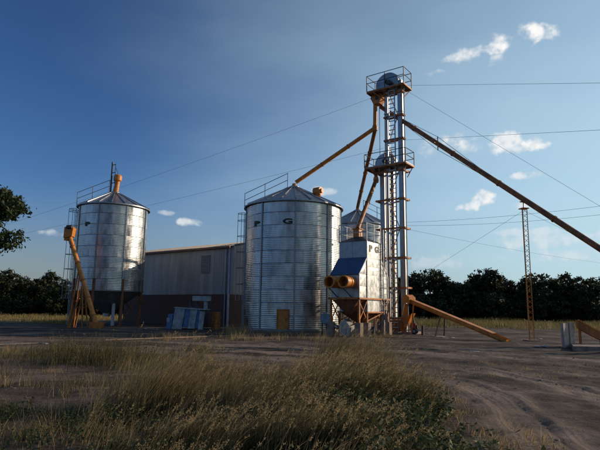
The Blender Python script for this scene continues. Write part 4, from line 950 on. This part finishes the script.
for k in range(70): q = G(g_.uniform(150, 400), g_.uniform(334, 341)); tuft(q.x, q.y, 30, g_.uniform(.2, .55), .2, g_.uniform(.3, .9), 1000 + k, .014)
for k in range(18): q = G(g_.uniform(225, 250), g_.uniform(331, 335)); tuft(q.x, q.y, 30, g_.uniform(.5, .9), .25, g_.uniform(.5, .95), 1100 + k, .016)
J = join(parts); tag(put('sparse_grass', np_mesh('sparse_grass', J[0], J[1], GRASS, J[2])), 'scattered short dry grass tufts across the bare yard', 'grass', None, 'stuff')

# green leafy weeds on the right flank of the grass
def weeds(cx, cy, h, nst, nlf, spread, lsize, seed):
    g_ = np.random.default_rng(seed); out = []
    n = nst; x = cx + g_.normal(0, spread * .4, n); y = cy + g_.normal(0, spread * .4, n); hh = h * g_.uniform(.6, 1.1, n)
    V, T_, C, tips, d = blades(n, x, y, hh, np.full(n, .010), (.05, 0), .5, np.full(n, .3), 4, seed + 1); out.append((V, T_, C))
    k = g_.integers(0, n, nlf); f = g_.uniform(.15, 1, nlf); base = np.stack([x, y, ground_z(x, y)], -1)[k]; tp_ = tips[k]; pos = base + (tp_ - base) * np.stack([f ** 2, f ** 2, f], -1) + g_.normal(0, .03, (nlf, 3))
    a = g_.normal(size=(nlf, 3)); a[:, 2] *= .45; a /= np.linalg.norm(a, axis=1)[:, None]; b = np.cross(a, g_.normal(size=(nlf, 3)) * .5 + np.array([0, 0, 1])); b /= np.linalg.norm(b, axis=1)[:, None]; s = lsize * g_.uniform(.5, 1.3, (nlf, 1))
    V = np.stack([pos, pos + a * s * .55 + b * s * .30, pos + a * s, pos + a * s * .55 - b * s * .30], 1).reshape(-1, 3); o = np.arange(nlf) * 4
    out.append((V, np.concatenate([np.stack([o, o + 1, o + 2], -1), np.stack([o, o + 2, o + 3], -1)]), np.repeat(np.clip(g_.normal(.5, .28, nlf), 0, 1), 4))); return out
parts = []; g2 = np.random.default_rng(77)
for k in range(330):
    cy = g2.uniform(4.2, 11.6); cx = float(right_edge(np.array(cy))) - abs(g2.normal(0, .75)) - .02
    if ((cx + .1) / .75) ** 2 + ((cy - 5.3) / .5) ** 2 < 1: continue
    parts += weeds(cx, cy, g2.uniform(.28, .62) * (1.0 if cx < 1.9 else .65), 7, 90, .28, .06, 2000 + k)
for k in range(150):
    parts += weeds(g2.uniform(-5.5, .6), g2.uniform(4.2, 8.2), g2.uniform(.15, .40), 6, 70, .25, .045, 3000 + k)
J = join(parts); tag(put('leafy_weeds', np_mesh('leafy_weeds', J[0], J[1], WEED, J[2])), 'low green leafy weeds along the dirt track edge', 'weeds', None, 'stuff')
parts = []
q = G(97, 362)
for k in range(30): parts += weeds(q.x + g2.normal(0, .95), q.y + g2.normal(0, .7), g2.uniform(.35, 1.25), 9, 60, .35, .06, 4000 + k)
x_ = q.x + g2.normal(0, 1.0, 1500); y_ = q.y + g2.normal(0, .8, 1500); parts.append(blades(1500, x_, y_, g2.uniform(.3, 1.0, 1500), g2.uniform(.007, .014, 1500), (.2, 0), .3, g2.uniform(.2, 1.0, 1500), 3, 4990)[:3])
J = join(parts); tag(put('weed_bush', np_mesh('weed_bush', J[0], J[1], leaf_mat('olive_weed', (.05, .05, .018), (.14, .115, .045), .35), J[2])), 'single tall olive weed bush on the bare dirt before the hopper silo', 'bush')

# far field grass
parts = []
for x0, x1, y0, y1, n, hm_, sd in ((9, 75, 46, 74, 75000, .72, 61), (-75, -19, 43, 72, 75000, .5, 62)):
    x, y = scatter(n, x0, x1, y0, y1, lambda a, b: np.clip(.45 + 1.2 * vnoise(a * .25, b * .25, 63), .08, 1), sd); m_ = len(x)
    h = hm_ * rng.uniform(.5, 1.3, m_) * np.clip(.8 + .8 * vnoise(x * .3, y * .3, 64), .4, 1.3)
    tn_ = np.clip((.35 if sd == 61 else .75) + .7 * vnoise(x * .15, y * .3, 65) + rng.normal(0, .15, m_), 0, 1); parts.append(blades(m_, x, y, h, rng.uniform(.03, .06, m_), (.1, 0), .35, tn_, 2, sd + 5)[:3])
J = join(parts); tag(put('field_grass', np_mesh('field_grass', J[0], J[1], FIELD, J[2])), 'tall pale field grass in front of the tree lines', 'grass', None, 'stuff')

# ------------------------------------------------------------------ rubble and clods on the dirt
g3 = np.random.default_rng(91)
def rock(seed):
    g_ = random.Random(seed); m = MB(); m.lathe([(0, -.5), (.7, -.35), (1, 0), (.75, .4), (0, .55)], 7); m.v = [(x * g_.uniform(.75, 1.2), y * g_.uniform(.75, 1.2), z * g_.uniform(.7, 1.2)) for x, y, z in m.v]; return m
vs, fs = [], []
big_ = MB()
for k in range(4200):
    x = g3.uniform(-9, 13); y = 4.5 + 20 * g3.random() ** .8
    if x < float(right_edge(np.array(y))) and -4 < x and y < 12.6: continue
    s = .008 + .034 * g3.random() ** 4; rk = rock(k % 9); z = gz(x, y); a = g3.uniform(0, 6.28); ca, sa = math.cos(a), math.sin(a)
    big_.add([(x + s * (vx * ca - vy * sa), y + s * (vx * sa + vy * ca), z + s * vz * .7) for vx, vy, vz in rk.v], rk.f)
cm = big_.build('dirt_clods', mat('dirt_clod', (.09, .068, .05), (.24, .19, .15), .95, 0, 3)); tag(cm, 'loose dirt clods and pebbles strewn over the bare yard', 'pebbles', None, 'stuff')
for k, (px, py, s) in enumerate(((545, 347, .20), (537, 347, .12), (441, 337.5, .2), (452, 338, .16), (470, 327, .16), (497, 331, .12), (540, 339, .14), (428, 334, .12), (476, 352, .10), (517, 344, .10), (8, 343.5, .12), (45, 344.5, .15))):
    q = G(px, py); o = put('rubble_piece', rock(30 + k).mesh('rubble_piece', STONE), None, (q.x, q.y, gz(q.x, q.y) + s * .12), (0, 0, g3.uniform(0, 6)), (s * 1.5, s, s * .4))
    tag(o, 'small pale rubble piece lying on the dirt yard', 'rubble', 'pale rubble pieces on the yard')

g4 = np.random.default_rng(131); n = 9000
x = g4.uniform(-9, 12, n); y = 4.2 + 19 * g4.random(n) ** 1.1; k_ = (x > right_edge(y) - .2) | (x < -2.4) | (y > 12.2)
x, y = x[k_], y[k_]; n = len(x); az = g4.uniform(0, 6.28, n); L_ = g4.uniform(.03, .14, n); wd_ = g4.uniform(.003, .008, n); z = ground_z(x, y) + .012
dx, dy = np.cos(az) * L_, np.sin(az) * L_; px_, py_ = -np.sin(az) * wd_, np.cos(az) * wd_
V = np.stack([np.stack([x - px_, y - py_, z], -1), np.stack([x + px_, y + py_, z], -1), np.stack([x + dx, y + dy, z + g4.uniform(0, .03, n)], -1)], 1).reshape(-1, 3); o = np.arange(n) * 3
tag(put('straw_litter', np_mesh('straw_litter', V, np.stack([o, o + 1, o + 2], -1), GRASS, np.repeat(g4.uniform(.35, 1, n), 3))), 'dry straw bits strewn over the dirt yard', 'straw', None, 'stuff')
